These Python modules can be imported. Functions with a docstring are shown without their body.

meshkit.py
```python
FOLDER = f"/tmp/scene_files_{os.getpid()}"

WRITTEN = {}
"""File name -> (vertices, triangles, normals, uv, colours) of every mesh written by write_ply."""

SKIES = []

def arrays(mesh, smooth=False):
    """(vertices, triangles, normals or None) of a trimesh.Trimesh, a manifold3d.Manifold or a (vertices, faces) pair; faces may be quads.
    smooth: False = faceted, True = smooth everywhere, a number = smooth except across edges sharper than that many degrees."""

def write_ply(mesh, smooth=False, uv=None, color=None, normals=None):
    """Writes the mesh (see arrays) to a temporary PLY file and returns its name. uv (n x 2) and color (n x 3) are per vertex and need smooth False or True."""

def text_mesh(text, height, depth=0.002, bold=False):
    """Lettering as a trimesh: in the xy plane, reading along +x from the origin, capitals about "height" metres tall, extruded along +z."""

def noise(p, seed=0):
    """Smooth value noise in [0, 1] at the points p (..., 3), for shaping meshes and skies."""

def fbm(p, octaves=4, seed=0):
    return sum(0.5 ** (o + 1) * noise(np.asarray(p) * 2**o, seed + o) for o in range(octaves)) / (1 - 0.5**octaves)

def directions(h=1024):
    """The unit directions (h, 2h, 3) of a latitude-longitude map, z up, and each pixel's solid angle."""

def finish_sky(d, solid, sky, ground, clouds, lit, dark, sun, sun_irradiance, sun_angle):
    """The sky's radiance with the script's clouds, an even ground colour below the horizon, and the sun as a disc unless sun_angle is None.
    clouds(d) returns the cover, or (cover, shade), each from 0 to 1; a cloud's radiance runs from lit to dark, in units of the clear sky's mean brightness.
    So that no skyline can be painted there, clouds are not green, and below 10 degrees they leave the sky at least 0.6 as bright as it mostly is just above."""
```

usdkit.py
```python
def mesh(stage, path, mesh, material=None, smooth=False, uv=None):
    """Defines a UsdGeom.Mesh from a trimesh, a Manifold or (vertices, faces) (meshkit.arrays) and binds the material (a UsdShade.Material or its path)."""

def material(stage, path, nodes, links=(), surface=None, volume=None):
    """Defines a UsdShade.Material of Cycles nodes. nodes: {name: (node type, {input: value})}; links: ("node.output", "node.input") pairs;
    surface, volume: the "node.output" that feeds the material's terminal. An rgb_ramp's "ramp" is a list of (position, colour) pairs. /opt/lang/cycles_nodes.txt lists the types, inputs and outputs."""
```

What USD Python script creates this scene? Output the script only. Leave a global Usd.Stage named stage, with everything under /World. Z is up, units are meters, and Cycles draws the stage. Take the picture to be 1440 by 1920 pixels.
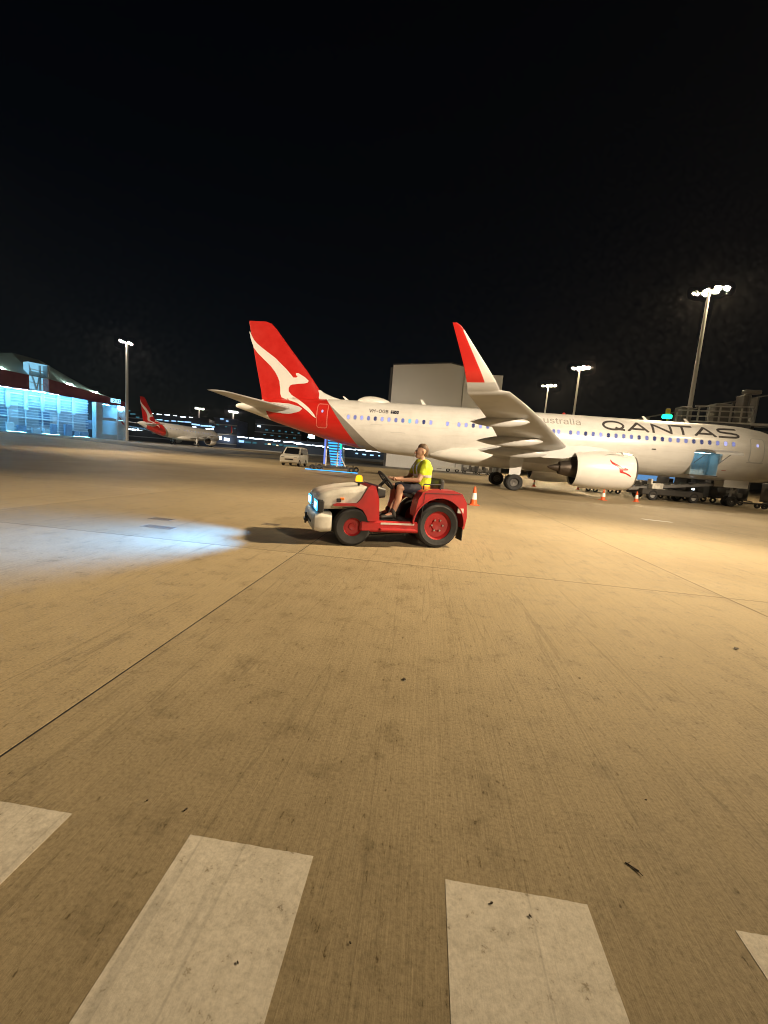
import math, random
import numpy as np
import trimesh, manifold3d
from shapely.geometry import Polygon, LineString, Point, box as sbox
from shapely.ops import unary_union
import usdkit, meshkit
from pxr import Usd, UsdGeom, UsdLux, UsdShade, Sdf, Gf

random.seed(5)
RNG = np.random.default_rng(5)
PI = math.pi
stage = Usd.Stage.CreateInMemory()
UsdGeom.SetStageUpAxis(stage, 'Z')
UsdGeom.SetStageMetersPerUnit(stage, 1.0)
stage.SetDefaultPrim(UsdGeom.Xform.Define(stage, '/World').GetPrim())
UsdGeom.Scope.Define(stage, '/World/Looks')

# ---------------------------------------------------------------- camera
FPX, PIT, ROL, YAW, EYE_H = 781.6, .1249, .0808, .0966, 1.4266
fw = np.array([-math.sin(YAW) * math.cos(PIT), math.cos(YAW) * math.cos(PIT), -math.sin(PIT)])
r0 = np.array([math.cos(YAW), math.sin(YAW), 0.0])
u0 = np.cross(r0, fw)
rt = math.cos(ROL) * r0 + math.sin(ROL) * u0
up = -math.sin(ROL) * r0 + math.cos(ROL) * u0
cam = UsdGeom.Camera.Define(stage, '/World/camera')
cam.CreateHorizontalApertureAttr(36.0)
cam.CreateVerticalApertureAttr(48.0)
cam.CreateFocalLengthAttr(36.0 * FPX / 1440)
cam.CreateClippingRangeAttr(Gf.Vec2f(0.05, 20000))
cam.CreateExposureAttr(0.0)
cam.AddTransformOp().Set(Gf.Matrix4d(*rt, 0, *up, 0, *(-fw), 0, 0, 0, EYE_H, 1))

# ---------------------------------------------------------------- night sky and the little moonlight
MOON_EL, MOON_AZ = 0.5, 2.4
usdkit.material(stage, '/World/Looks/night_sky', {
    'sky': ('sky_texture', {'sky_type': 'single_scattering', 'sun_disc': False, 'sun_elevation': MOON_EL, 'sun_rotation': MOON_AZ}),
    'bg': ('background_shader', {'strength': 0.0007})}, [('sky.color', 'bg.color')], surface='bg.background')
dome = UsdLux.DomeLight.Define(stage, '/World/sky')
dome.GetPrim().SetCustomDataByKey('kind', 'structure')
UsdShade.MaterialBindingAPI.Apply(dome.GetPrim()).Bind(UsdShade.Material.Get(stage, '/World/Looks/night_sky'))
moon = UsdLux.DistantLight.Define(stage, '/World/moon')
moon.CreateNormalizeAttr(True)
moon.CreateIntensityAttr(0.002)
moon.CreateAngleAttr(0.5)
moon.CreateColorAttr(Gf.Vec3f(1, .96, .9))
moon.AddRotateXYZOp().Set(Gf.Vec3f(math.degrees(PI / 2 - MOON_EL), 0, math.degrees(PI - MOON_AZ)))

STAND_TINT = (1.0, .80, .56)
WARM = (1.0, 0.77, 0.47)          # sodium-like apron floodlights
MAST_POWER = 3600.0
COOL_POWER = 2600.0
HEADLIGHT_POWER = 1350.0
APRON_BEAM, STAND_BEAM, NOSE_BEAM = 55000.0, 100000.0, 1200.0

def area_spot(path, pos, aim, color, intensity, radius, cone, soft):
    l = UsdLux.SphereLight.Define(stage, path)
    l.CreateRadiusAttr(radius)
    l.CreateIntensityAttr(intensity)
    l.CreateColorAttr(Gf.Vec3f(*color))
    l.CreateNormalizeAttr(True)
    sh = UsdLux.ShapingAPI.Apply(l.GetPrim())
    sh.CreateShapingConeAngleAttr(cone)
    sh.CreateShapingConeSoftnessAttr(soft)
    d = np.asarray(aim, float) - np.asarray(pos, float)
    d /= np.linalg.norm(d)
    z = -d
    x = np.cross([0, 0, 1.0] if abs(z[2]) < .95 else [0, 1.0, 0], z)
    x /= np.linalg.norm(x)
    y = np.cross(z, x)
    l.AddTransformOp().Set(Gf.Matrix4d(*x, 0, *y, 0, *z, 0, *map(float, pos), 1))
    return l

# ---------------------------------------------------------------- naming helpers
used = {}
def number(parent, name):
    k = (parent, name)
    n = used.get(k, 0)
    used[k] = n + 1
    return f'{parent}/{name}' if n == 0 else f'{parent}/{name}_{n:03d}'

def tag(p, label=None, cat=None, group=None, kind=None):
    for k, v in (('label', label), ('category', cat), ('group', group), ('kind', kind)):
        if v:
            p.SetCustomDataByKey(k, v)
    return p

def thing(name, label=None, cat=None, loc=(0, 0, 0), rotz=0.0, group=None, kind=None):
    x = UsdGeom.Xform.Define(stage, number('/World', name))
    x.AddTranslateOp().Set(Gf.Vec3d(*map(float, loc)))
    if rotz:
        x.AddRotateZOp().Set(float(rotz))
    return tag(x.GetPrim(), label, cat, group, kind)

def part(parent, name, mesh, mat, smooth=False, label=None, kind=None):
    base = '/World' if parent is None else str(parent.GetPath())
    m = usdkit.mesh(stage, number(base, name), mesh, f'/World/Looks/{mat}', smooth=smooth)
    return tag(m.GetPrim(), label, None, None, kind)

def single(name, mesh, mat, label, cat, group=None, kind=None, smooth=False):
    return tag(part(None, name, mesh, mat, smooth), label, cat, group, kind)

def copy_of(root, loc, rotz, label, scale=None):
    was = root.GetCustomData()
    nm = root.GetName()
    x = UsdGeom.Xform.Define(stage, number('/World', nm))
    x.GetPrim().GetReferences().AddInternalReference(root.GetPath())
    x.GetPrim().SetInstanceable(True)
    x.ClearXformOpOrder()
    x.AddTransformOp(opSuffix='place').Set(Gf.Matrix4d().SetRotate(Gf.Rotation(Gf.Vec3d(0, 0, 1), rotz)) * Gf.Matrix4d().SetTranslate(Gf.Vec3d(*map(float, loc))))
    return tag(x.GetPrim(), label, was.get('category'), was.get('group'))

# ---------------------------------------------------------------- mesh helpers
def box(x0, x1, y0, y1, z0, z1):
    m = trimesh.creation.box([x1 - x0, y1 - y0, z1 - z0])
    m.apply_translation([(x0 + x1) / 2, (y0 + y1) / 2, (z0 + z1) / 2])
    return m

def cham(x0, x1, y0, y1, z0, z1, c=0.02):
    """A box with all its edges bevelled."""
    c = min(c, .45 * min(x1 - x0, y1 - y0, z1 - z0))
    pts = []
    for sx in (0, 1):
        for sy in (0, 1):
            for sz in (0, 1):
                X, Y, Z = (x0, x1)[sx], (y0, y1)[sy], (z0, z1)[sz]
                dx, dy, dz = (c, -c)[sx], (c, -c)[sy], (c, -c)[sz]
                pts += [(X, Y + dy, Z + dz), (X + dx, Y, Z + dz), (X + dx, Y + dy, Z)]
    return trimesh.Trimesh(*hull(pts), process=False)

def hull(pts):
    h = trimesh.convex.convex_hull(np.asarray(pts, float))
    return np.array(h.vertices), np.array(h.faces)

def cat(*ms):
    return trimesh.util.concatenate([m for m in ms if m is not None])

def bar(a, b, r, n=8, r2=None):
    a, b = np.asarray(a, float), np.asarray(b, float)
    d = b - a
    L = np.linalg.norm(d)
    d /= L
    x = np.cross(d, [0, 0, 1.0] if abs(d[2]) < .9 else [1.0, 0, 0])
    x /= np.linalg.norm(x)
    y = np.cross(d, x)
    ang = np.arange(n) * 2 * PI / n
    ring = np.cos(ang)[:, None] * x + np.sin(ang)[:, None] * y
    return loft([a + ring * r, b + ring * (r if r2 is None else r2)])

def sqbar(a, b, w, t=None):
    """A square-section bar from a to b."""
    t = w if t is None else t
    a, b = np.asarray(a, float), np.asarray(b, float)
    d = (b - a) / np.linalg.norm(b - a)
    x = np.cross(d, [0, 0, 1.0] if abs(d[2]) < .95 else [1.0, 0, 0])
    x /= np.linalg.norm(x)
    y = np.cross(d, x)
    q = [x * w / 2 + y * t / 2, -x * w / 2 + y * t / 2, -x * w / 2 - y * t / 2, x * w / 2 - y * t / 2]
    return loft([np.array([a + k for k in q]), np.array([b + k for k in q])])

def loft(rings, cap=True):
    rings = [np.asarray(r, float) for r in rings]
    k, m = len(rings), len(rings[0])
    v = np.vstack(rings)
    f = []
    for i in range(k - 1):
        a, b = i * m, (i + 1) * m
        for j in range(m):
            j2 = (j + 1) % m
            f += [(a + j, a + j2, b + j2), (a + j, b + j2, b + j)]
    if cap:
        for idx, flip in ((0, True), (k - 1, False)):
            c = len(v)
            v = np.vstack([v, rings[idx].mean(0)])
            for j in range(m):
                a, b = idx * m + j, idx * m + (j + 1) % m
                f.append((c, b, a) if flip else (c, a, b))
    t = trimesh.Trimesh(v, np.array(f), process=False)
    if cap and t.volume < 0:
        t.invert()
    return t

def revolve(profile, n=48, axis='z'):
    """profile: (radius, height) pairs; a surface of revolution, open or closed as drawn."""
    ang = np.arange(n) * 2 * PI / n
    rings = []
    for r, h in profile:
        r = max(r, 1e-4)
        c, s = np.cos(ang) * r, np.sin(ang) * r
        hh = np.full(n, h)
        rings.append(np.stack({'z': (c, s, hh), 'x': (hh, c, s), 'y': (c, hh, s)}[axis], 1))
    return loft(rings, cap=False)

def extrude(poly, h):
    gs = getattr(poly, 'geoms', [poly])
    return cat(*[trimesh.creation.extrude_polygon(g, h, engine='earcut') for g in gs])

def extr_xz(poly, y0, y1):
    """A polygon drawn in x, z and extruded along y."""
    m = extrude(poly, abs(y1 - y0))
    v = m.vertices.copy()
    m.vertices = np.stack([v[:, 0], min(y0, y1) + v[:, 2], v[:, 1]], 1)
    m.invert()
    return m

def move(m, t=(0, 0, 0), rz=0.0, rx=0.0, ry=0.0):
    m = m.copy()
    for a, ax in ((rx, [1, 0, 0]), (ry, [0, 1, 0]), (rz, [0, 0, 1])):
        if a:
            m.apply_transform(trimesh.transformations.rotation_matrix(math.radians(a), ax))
    m.apply_translation(t)
    return m

def mirror_y(m):
    m = m.copy()
    m.vertices = m.vertices * [1, -1, 1]
    m.invert()
    return m

def tyre(r, w, rim, cx=0, cy=0, cz=None, n=28):
    cz = r if cz is None else cz
    b = w / 2
    p = [(rim, -b * .8), (r * .86, -b), (r * .96, -b * .85), (r, -b * .5), (r, b * .5), (r * .96, b * .85), (r * .86, b), (rim, b * .8), (rim, -b * .8)]
    return move(revolve(p, n, 'y'), (cx, cy, cz))

def wheel_rim(r, w, cx, cy, cz, n=24):
    b = w / 2
    p = [(.001, -b * .35), (r * .35, -b * .45), (r * .4, -b * .2), (r * .85, -b * .25), (r, -b * .75), (r, b * .75), (r * .85, b * .25), (r * .4, b * .2), (r * .35, b * .45), (.001, b * .35)]
    return move(revolve(p, n, 'y'), (cx, cy, cz))

# ---------------------------------------------------------------- materials
def paint(name, col, rough=.4, metal=0.0, var=.12, scale=3.0, coat=0.0, bump=0.0, emit=None, estr=0.0, spec=.5, dirt=None):
    n = {'tc': ('texture_coordinate', {}),
         'noise': ('noise_texture', {'scale': scale, 'detail': 6.0, 'roughness': .62}),
         'ramp': ('rgb_ramp', {'ramp': [(0, (1 - var,) * 3), (.35, (1 - var * .5,) * 3), (.65, (1.0,) * 3), (1, (1 + var * .3,) * 3)]}),
         'mul': ('mix', {'mix_type': 'multiply', 'fac': 1.0, 'color1': col}),
         'rr': ('map_range', {'from_min': .3, 'from_max': .7, 'to_min': rough * .8, 'to_max': min(1, rough * 1.2)}),
         'p': ('principled_bsdf', {'metallic': metal, 'coat_weight': coat, 'coat_roughness': .08, 'specular_ior_level': spec})}
    l = [('tc.object', 'noise.vector'), ('noise.fac', 'ramp.fac'), ('ramp.color', 'mul.color2'), ('mul.color', 'p.base_color'), ('noise.fac', 'rr.value'), ('rr.result', 'p.roughness')]
    if bump:
        n['n2'] = ('noise_texture', {'scale': scale * 12, 'detail': 4.0})
        n['b'] = ('bump', {'strength': bump, 'distance': .01})
        l += [('tc.object', 'n2.vector'), ('n2.fac', 'b.height'), ('b.normal', 'p.normal')]
    if emit:
        n['p'][1].update({'emission_color': emit, 'emission_strength': estr})
    return usdkit.material(stage, f'/World/Looks/{name}', n, l, surface='p.BSDF')

def glow(name, col, strength):
    return usdkit.material(stage, f'/World/Looks/{name}', {'e': ('emission', {'color': col, 'strength': strength})}, [], surface='e.emission')

paint('white_paint', (.74, .73, .70), .32, coat=.4, var=.10, scale=.7)
paint('grey_paint', (.50, .505, .51), .38, coat=.2, var=.14, scale=.8)
paint('fairing_grey', (.50, .505, .51), .3, coat=.3, var=.15, scale=.9)
paint('light_grey_paint', (.56, .57, .58), .35, coat=.2, var=.12, scale=.9)
paint('red_paint', (.52, .018, .014), .33, coat=.4, var=.15, scale=.9)
def scuffed(name, col, under=(.10, .09, .08)):
    n = {'tc': ('texture_coordinate', {}), 'n1': ('noise_texture', {'scale': 7.0, 'detail': 8.0, 'roughness': .72}), 'n2': ('noise_texture', {'scale': 2.2, 'detail': 5.0, 'roughness': .6}),
         'r1': ('rgb_ramp', {'ramp': [(.29, (1,) * 3), (.325, (0,) * 3)]}), 'w': ('rgb_to_bw', {}), 'r2': ('rgb_ramp', {'ramp': [(.3, (.62, .60, .58)), (.55, (1,) * 3), (.75, (1.08,) * 3)]}),
         'm': ('mix', {'mix_type': 'multiply', 'fac': 1.0, 'color1': col}), 'mx': ('mix', {'color2': under}), 'rr': ('map_range', {'from_min': .3, 'from_max': .7, 'to_min': .55, 'to_max': .32}),
         'b': ('bump', {'strength': .08, 'distance': .01}), 'p': ('principled_bsdf', {'coat_weight': .15, 'coat_roughness': .25})}
    l = [('tc.object', 'n1.vector'), ('tc.object', 'n2.vector'), ('n1.fac', 'r1.fac'), ('r1.color', 'w.color'), ('w.val', 'mx.fac'), ('n2.fac', 'r2.fac'), ('r2.color', 'm.color2'), ('m.color', 'mx.color1'), ('mx.color', 'p.base_color'), ('n2.fac', 'rr.value'), ('rr.result', 'p.roughness'), ('n2.fac', 'b.height'), ('b.normal', 'p.normal')]
    usdkit.material(stage, f'/World/Looks/{name}', n, l, surface='p.BSDF')
scuffed('tug_red', (.40, .018, .020))
scuffed('tug_white', (.70, .68, .62))
paint('black_rubber', (.018, .018, .019), .75, var=.3, scale=12, bump=.15)
paint('bridge_steel', (.15, .145, .135), .6, var=.3, scale=1.5)
paint('joint_black', (.012, .011, .010), .9, var=.2)
paint('black_paint', (.02, .02, .022), .5, var=.2)
paint('dark_text', (.05, .045, .045), .5, var=.1)
paint('dark_metal', (.09, .085, .08), .5, metal=.6, var=.25, scale=6)
paint('steel', (.42, .42, .42), .35, metal=.9, var=.2, scale=6)
paint('exhaust_metal', (.12, .10, .085), .42, metal=.85, var=.35, scale=4)
paint('galvanised', (.44, .44, .43), .5, metal=.3, var=.18, scale=2)
paint('concrete_wall', (.40, .40, .39), .8, var=.18, scale=.4, bump=.1)
paint('grey_cladding', (.74, .75, .76), .6, var=.10, scale=.12)
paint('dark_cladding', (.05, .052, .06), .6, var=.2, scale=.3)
paint('maroon_fascia', (.17, .022, .04), .5, var=.15, scale=.4)
paint('roof_sheet', (.34, .38, .36), .5, var=.3, scale=.25)
paint('hangar_wall', (.52, .58, .62), .6, var=.35, scale=.7)
paint('hangar_wall_light', (.62, .67, .70), .6, var=.25, scale=.7)
paint('rail_white', (.82, .84, .84), .5, var=.15, scale=.8)
paint('blue_panel2', (.22, .30, .42), .5, var=.3, scale=.6)
paint('cone_orange', (.75, .11, .02), .5, var=.2, scale=8)
paint('cone_white', (.75, .74, .7), .4, var=.12, scale=8)
paint('navy_cloth', (.018, .02, .035), .85, var=.2, scale=20)
paint('hi_vis_yellow', (.62, .72, .03), .7, var=.15, scale=20, emit=(.62, .72, .03), estr=0.0)
paint('reflective_tape', (.75, .75, .72), .3, metal=.4, var=.1)
paint('hi_vis_orange', (.80, .22, .02), .7, var=.15, scale=20)
paint('skin', (.52, .30, .20), .55, var=.1, scale=15)
paint('hair', (.10, .06, .035), .6, var=.3, scale=30)
paint('shoe', (.03, .028, .026), .6, var=.2)
paint('seat_vinyl', (.025, .025, .027), .5, var=.2, scale=10)
paint('dark_glass', (.012, .014, .018), .08, var=.1)
paint('leaf_dry', (.05, .035, .02), .8, var=.4, scale=60)
paint('grey_tarmac', (.12, .112, .10), .85, var=.35, scale=.35)
paint('road_paint', (.62, .60, .55), .6, var=.2, scale=2)
paint('stair_blue', (.30, .50, .62), .5, var=.15)
paint('cargo_liner', (.45, .55, .60), .6, var=.2, scale=3)
paint('baggage_grey', (.18, .175, .17), .6, var=.3, scale=3)
paint('yellow_paint', (.62, .42, .03), .45, var=.2, scale=3)
paint('iron_worn', (.24, .20, .15), .6, metal=.3, var=.3, scale=8)
paint('iron', (.06, .055, .05), .6, metal=.5, var=.3, scale=8)
glow('flood_lens', WARM, MAST_POWER)
glow('beam_lens', WARM, 400.0)
glow('cool_lens', (1.0, .86, .70), COOL_POWER)
glow('amber_glow', (1.0, .46, .015), 2.0)
glow('head_glow', (.10, .55, 1.0), 2.2)
glow('head_core', (.75, .95, 1.0), 6.0)
glow('green_glow', (.02, .9, .5), 2.5)
glow('cyan_strip', (.15, .56, 1.0), 240.0)
glow('sign_glow', (.28, .68, .95), .9)
glow('number_glow', (.30, .72, .95), 2.2)
glow('pane_bright', (.55, .55, 1.0), .95)
glow('pane_mid', (.40, .42, .85), .62)
glow('pane_dim', (.16, .18, .42), .45)
glow('pane_cyan', (.35, .85, .95), .95)
glow('hold_lamp', (.45, .85, 1.0), 9.0)
glow('step_led', (.05, .45, 1.0), 2.0)
glow('stringer_led', (.22, .32, 1.0), 1.0)
glow('stringer_green', (.02, .9, .55), 1.2)
glow('far_white', (.75, .88, 1.0), 4.0)
glow('far_blue', (.35, .65, 1.0), 1.6)
glow('far_teal', (.12, .40, .50), .35)
glow('far_warm', (1.0, .62, .30), 3.0)
glow('far_red', (1.0, .06, .10), 3.0)
glow('cyan_strip_low', (.28, .80, 1.0), 14.0)
glow('roof_flood', (.72, 1.0, .86), 900.0)
glow('far_flood', (.55, .85, 1.0), 9.0)
glow('kiosk_blue', (.22, .52, 1.0), .55)
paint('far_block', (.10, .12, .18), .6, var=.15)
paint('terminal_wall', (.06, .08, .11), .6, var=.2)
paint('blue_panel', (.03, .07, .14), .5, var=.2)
glow('room_light', (.42, .72, .95), .55)

# concrete: brushed along y, stained, with coarse specks; white paint the same with the concrete showing through
def concrete(name, base, painted=None):
    n = {'g': ('geometry', {}),
         'mb': ('mapping', {'scale': (42.0, 1.3, 1.0)}), 'brush': ('noise_texture', {'scale': 1.0, 'detail': 5.0, 'roughness': .65}),
         'mg': ('mapping', {'scale': (170.0, 9.0, 1.0)}), 'groove': ('noise_texture', {'scale': 1.0, 'detail': 2.0}),
         'big': ('noise_texture', {'scale': .22, 'detail': 5.0, 'roughness': .6}),
         'mid': ('noise_texture', {'scale': 4.2, 'detail': 8.0, 'roughness': .74}),
         'grain': ('noise_texture', {'scale': 60.0, 'detail': 5.0, 'roughness': .75}),
         'ms': ('mapping', {'scale': (46.0, 17.0, 1.0)}), 'speck': ('noise_texture', {'scale': 1.0, 'detail': 6.0, 'roughness': .72}), 'spk': ('math', {'math_type': 'multiply_add', 'value2': .30}),
         'rb': ('rgb_ramp', {'ramp': [(.25, (.86,) * 3), (.5, (1.0,) * 3), (.8, (1.07,) * 3)]}),
         'rg': ('rgb_ramp', {'ramp': [(.25, (.92,) * 3), (.5, (1.0,) * 3), (.75, (1.04,) * 3)]}),
         'rbig': ('rgb_ramp', {'ramp': [(.25, (.74, .73, .72)), (.5, (1.0,) * 3), (.75, (1.10, 1.09, 1.06))]}),
         'rmid': ('rgb_ramp', {'ramp': [(.28, (.66, .65, .63)), (.47, (.98,) * 3), (.72, (1.08,) * 3)]}),
         'rgr': ('rgb_ramp', {'ramp': [(.25, (.62,) * 3), (.5, (1.0,) * 3), (.78, (1.28,) * 3)]}),
         'rsp': ('rgb_ramp', {'ramp': [(.452, (.36, .33, .28)), (.505, (.72, .70, .66)), (.565, (1.0,) * 3)]}),
         'mc': ('mapping', {'scale': (2.6, .14, 1.0)}), 'crack': ('noise_texture', {'scale': 1.0, 'detail': 3.0}), 'rcr': ('rgb_ramp', {'ramp': [(.494, (1.0,) * 3), (.499, (.80,) * 3), (.501, (.80,) * 3), (.506, (1.0,) * 3)]}),
         'oi': ('object_info', {}), 'tone': ('map_range', {'to_min': .90, 'to_max': 1.06}),
         'vt': ('combine_color', {}),
         'p': ('principled_bsdf', {'specular_ior_level': .16})}
    l = [('g.position', f'{a}.vector') for a in ('mb', 'mg', 'ms', 'mc', 'big', 'mid', 'grain')]
    l += [('mb.vector', 'brush.vector'), ('mg.vector', 'groove.vector'), ('ms.vector', 'speck.vector'), ('mc.vector', 'crack.vector'), ('crack.fac', 'rcr.fac'), ('brush.fac', 'rb.fac'), ('groove.fac', 'rg.fac'), ('big.fac', 'rbig.fac'), ('mid.fac', 'rmid.fac'), ('grain.fac', 'rgr.fac'), ('mid.fac', 'spk.value1'), ('speck.fac', 'spk.value3'), ('spk.value', 'rsp.fac'),
          ('oi.random', 'tone.value'), ('tone.result', 'vt.r'), ('tone.result', 'vt.g'), ('tone.result', 'vt.b')]
    prev = None
    for i, src in enumerate(('rb', 'rg', 'rbig', 'rmid', 'rgr', 'rsp', 'rcr', 'vt')):
        k = f'm{i}'
        n[k] = ('mix', {'mix_type': 'multiply', 'fac': 1.0, **({} if prev else {'color1': base})})
        out = 'vt.color' if src == 'vt' else f'{src}.color'
        if src == 'vt':
            n['vt'] = ('combine_color', {})
        if prev:
            l.append((f'{prev}.color', f'{k}.color1'))
        l.append((out, f'{k}.color2'))
        prev = k
    last = f'{prev}.color'
    if painted:
        n['wear'] = ('noise_texture', {'scale': 22.0, 'detail': 8.0, 'roughness': .75})
        n['rw'] = ('rgb_ramp', {'ramp': [(.335, (.9,) * 3), (.40, (.26,) * 3), (.60, (.06,) * 3)]})
        n['pt'] = ('mix', {'mix_type': 'multiply', 'fac': .8, 'color1': painted})
        n['mx'] = ('mix', {'mix_type': 'mix'})
        l += [('g.position', 'wear.vector'), ('wear.fac', 'rw.fac'), ('rw.color', 'mx.fac'), (last, 'mx.color2'), ('rmid.color', 'pt.color2'), ('pt.color', 'pt2.color1'), ('rgr.color', 'pt2.color2'), ('pt2.color', 'pt3.color1'), ('rcr.color', 'pt3.color2'), ('pt3.color', 'mx.color1')]
        n['pt2'] = ('mix', {'mix_type': 'multiply', 'fac': .6})
        n['pt3'] = ('mix', {'mix_type': 'multiply', 'fac': 1.0})
        n['bw'] = ('rgb_to_bw', {})
        l = [x for x in l if x != ('rw.color', 'mx.fac')] + [('rw.color', 'bw.color'), ('bw.val', 'mx.fac')]
        last = 'mx.color'
    n['h1'] = ('math', {'math_type': 'multiply_add', 'value2': .5})
    n['h2'] = ('math', {'math_type': 'multiply_add', 'value2': .35})
    n['bp'] = ('bump', {'strength': .12 if painted else .30, 'distance': .005})
    l += [('groove.fac', 'h1.value1'), ('brush.fac', 'h1.value3'), ('grain.fac', 'h2.value1'), ('h1.value', 'h2.value3'), ('h2.value', 'bp.height'), ('bp.normal', 'p.normal')]
    n['ro'] = ('map_range', {'from_min': .3, 'from_max': .7, 'to_min': .52, 'to_max': .78})
    l += [('mid.fac', 'ro.value'), ('ro.result', 'p.roughness'), (last, 'p.base_color')]
    usdkit.material(stage, f'/World/Looks/{name}', n, l, surface='p.BSDF')

concrete('concrete', (.335, .270, .170))
concrete('stripe_paint', (.28, .235, .165), painted=(.66, .61, .53))

# ================================================================ THE GROUND
def rise(x, y):
    t = np.clip((-.9 * np.asarray(x) + .2 * np.asarray(y) - 48) / 30, 0, 1)
    return .8 * t * t * (3 - 2 * t)

apron = thing('apron', kind='structure')
SX, SY = 5.75, 5.9
XJ = [-1.75 + SX * k for k in range(-7, 9)]
YJ = [5.7 + SY * k for k in range(-2, 6)]
def slab(x0, x1, y0, y1, c=.0012, g=.0065):
    a = [(x0 + g, y0 + g), (x1 - g, y0 + g), (x1 - g, y1 - g), (x0 + g, y1 - g)]
    b = [(x0 + g + c, y0 + g + c), (x1 - g - c, y0 + g + c), (x1 - g - c, y1 - g - c), (x0 + g + c, y1 - g - c)]
    return loft([[(*p, -.18) for p in a], [(*p, -.0015) for p in a], [(*p, 0.0) for p in b]])
for i in range(len(XJ) - 1):
    for j in range(len(YJ) - 1):
        part(apron, 'concrete_slab', slab(XJ[i], XJ[i + 1], YJ[j], YJ[j + 1]), 'concrete')
part(apron, 'joint_sealant', box(XJ[0], XJ[-1], YJ[0], YJ[-1], -.3, -.0015), 'joint_black')
gx = sorted(set([-1200, -900, -600, -400, -300, -240] + list(np.arange(-200, -45, 8.0)) + [XJ[0], XJ[-1], -20., 0., 20.] + [60, 80, 110, 150, 220, 320, 500, 800, 1200]))
gy = sorted(set([-400, -200, -80, -30, YJ[0], YJ[-1], 10., 20.] + list(np.arange(40, 200, 8.0)) + [220, 260, 320, 400, 520, 700, 1000, 1300]))
V = np.array([[x, y, float(rise(x, y))] for x in gx for y in gy])
Fc = []
for i in range(len(gx) - 1):
    for j in range(len(gy) - 1):
        if XJ[0] <= gx[i] < XJ[-1] and YJ[0] <= gy[j] < YJ[-1]:
            continue
        a = i * len(gy) + j
        Fc += [(a, a + len(gy), a + len(gy) + 1), (a, a + len(gy) + 1, a + 1)]
part(apron, 'outer_pavement', trimesh.Trimesh(V, np.array(Fc), process=False), 'concrete')

def on_ground(poly, mat, name, dz=.004, parent=None, n=1, kind='structure', label=None):
    """A thin sheet laid on the ground."""
    m = extrude(poly, .003)
    m = m.subdivide_to_size(12.0) if n > 1 else m
    m.vertices[:, 2] += dz - .003 + rise(m.vertices[:, 0], m.vertices[:, 1])
    p = part(parent, name, m, mat)
    if parent is None:
        tag(p, kind=kind, label=label)
    return p

# dark taxi lane in front of the hangar, in strips that follow the slope
lane = []
pts = [((-150, 52), (-150, 68)), ((-110, 60), (-114, 78)), ((-85, 66), (-90, 92)), ((-62, 66), (-70, 104)), ((-40, 66), (-46, 112)), ((-15, 68), (-20, 116)), ((10, 70), (8, 118))]
for (a, b), (c, d) in zip(pts[:-1], pts[1:]):
    for k in range(4):
        L0 = lambda p, q, t: (p[0] + (q[0] - p[0]) * t, p[1] + (q[1] - p[1]) * t)
        P = [L0(a, b, k / 4), L0(c, d, k / 4), L0(c, d, (k + 1) / 4), L0(a, b, (k + 1) / 4)]
        for s in range(3):
            Q = [L0(P[0], P[1], s / 3), L0(P[0], P[1], (s + 1) / 3), L0(P[3], P[2], (s + 1) / 3), L0(P[3], P[2], s / 3)]
            lane.append(np.array([(x, y, float(rise(x, y)) + .02) for x, y in Q]))
lv = np.vstack(lane)
lf = np.array([[4 * i + a for a in t] for i in range(len(lane)) for t in ((0, 1, 2), (0, 2, 3))])
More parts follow.
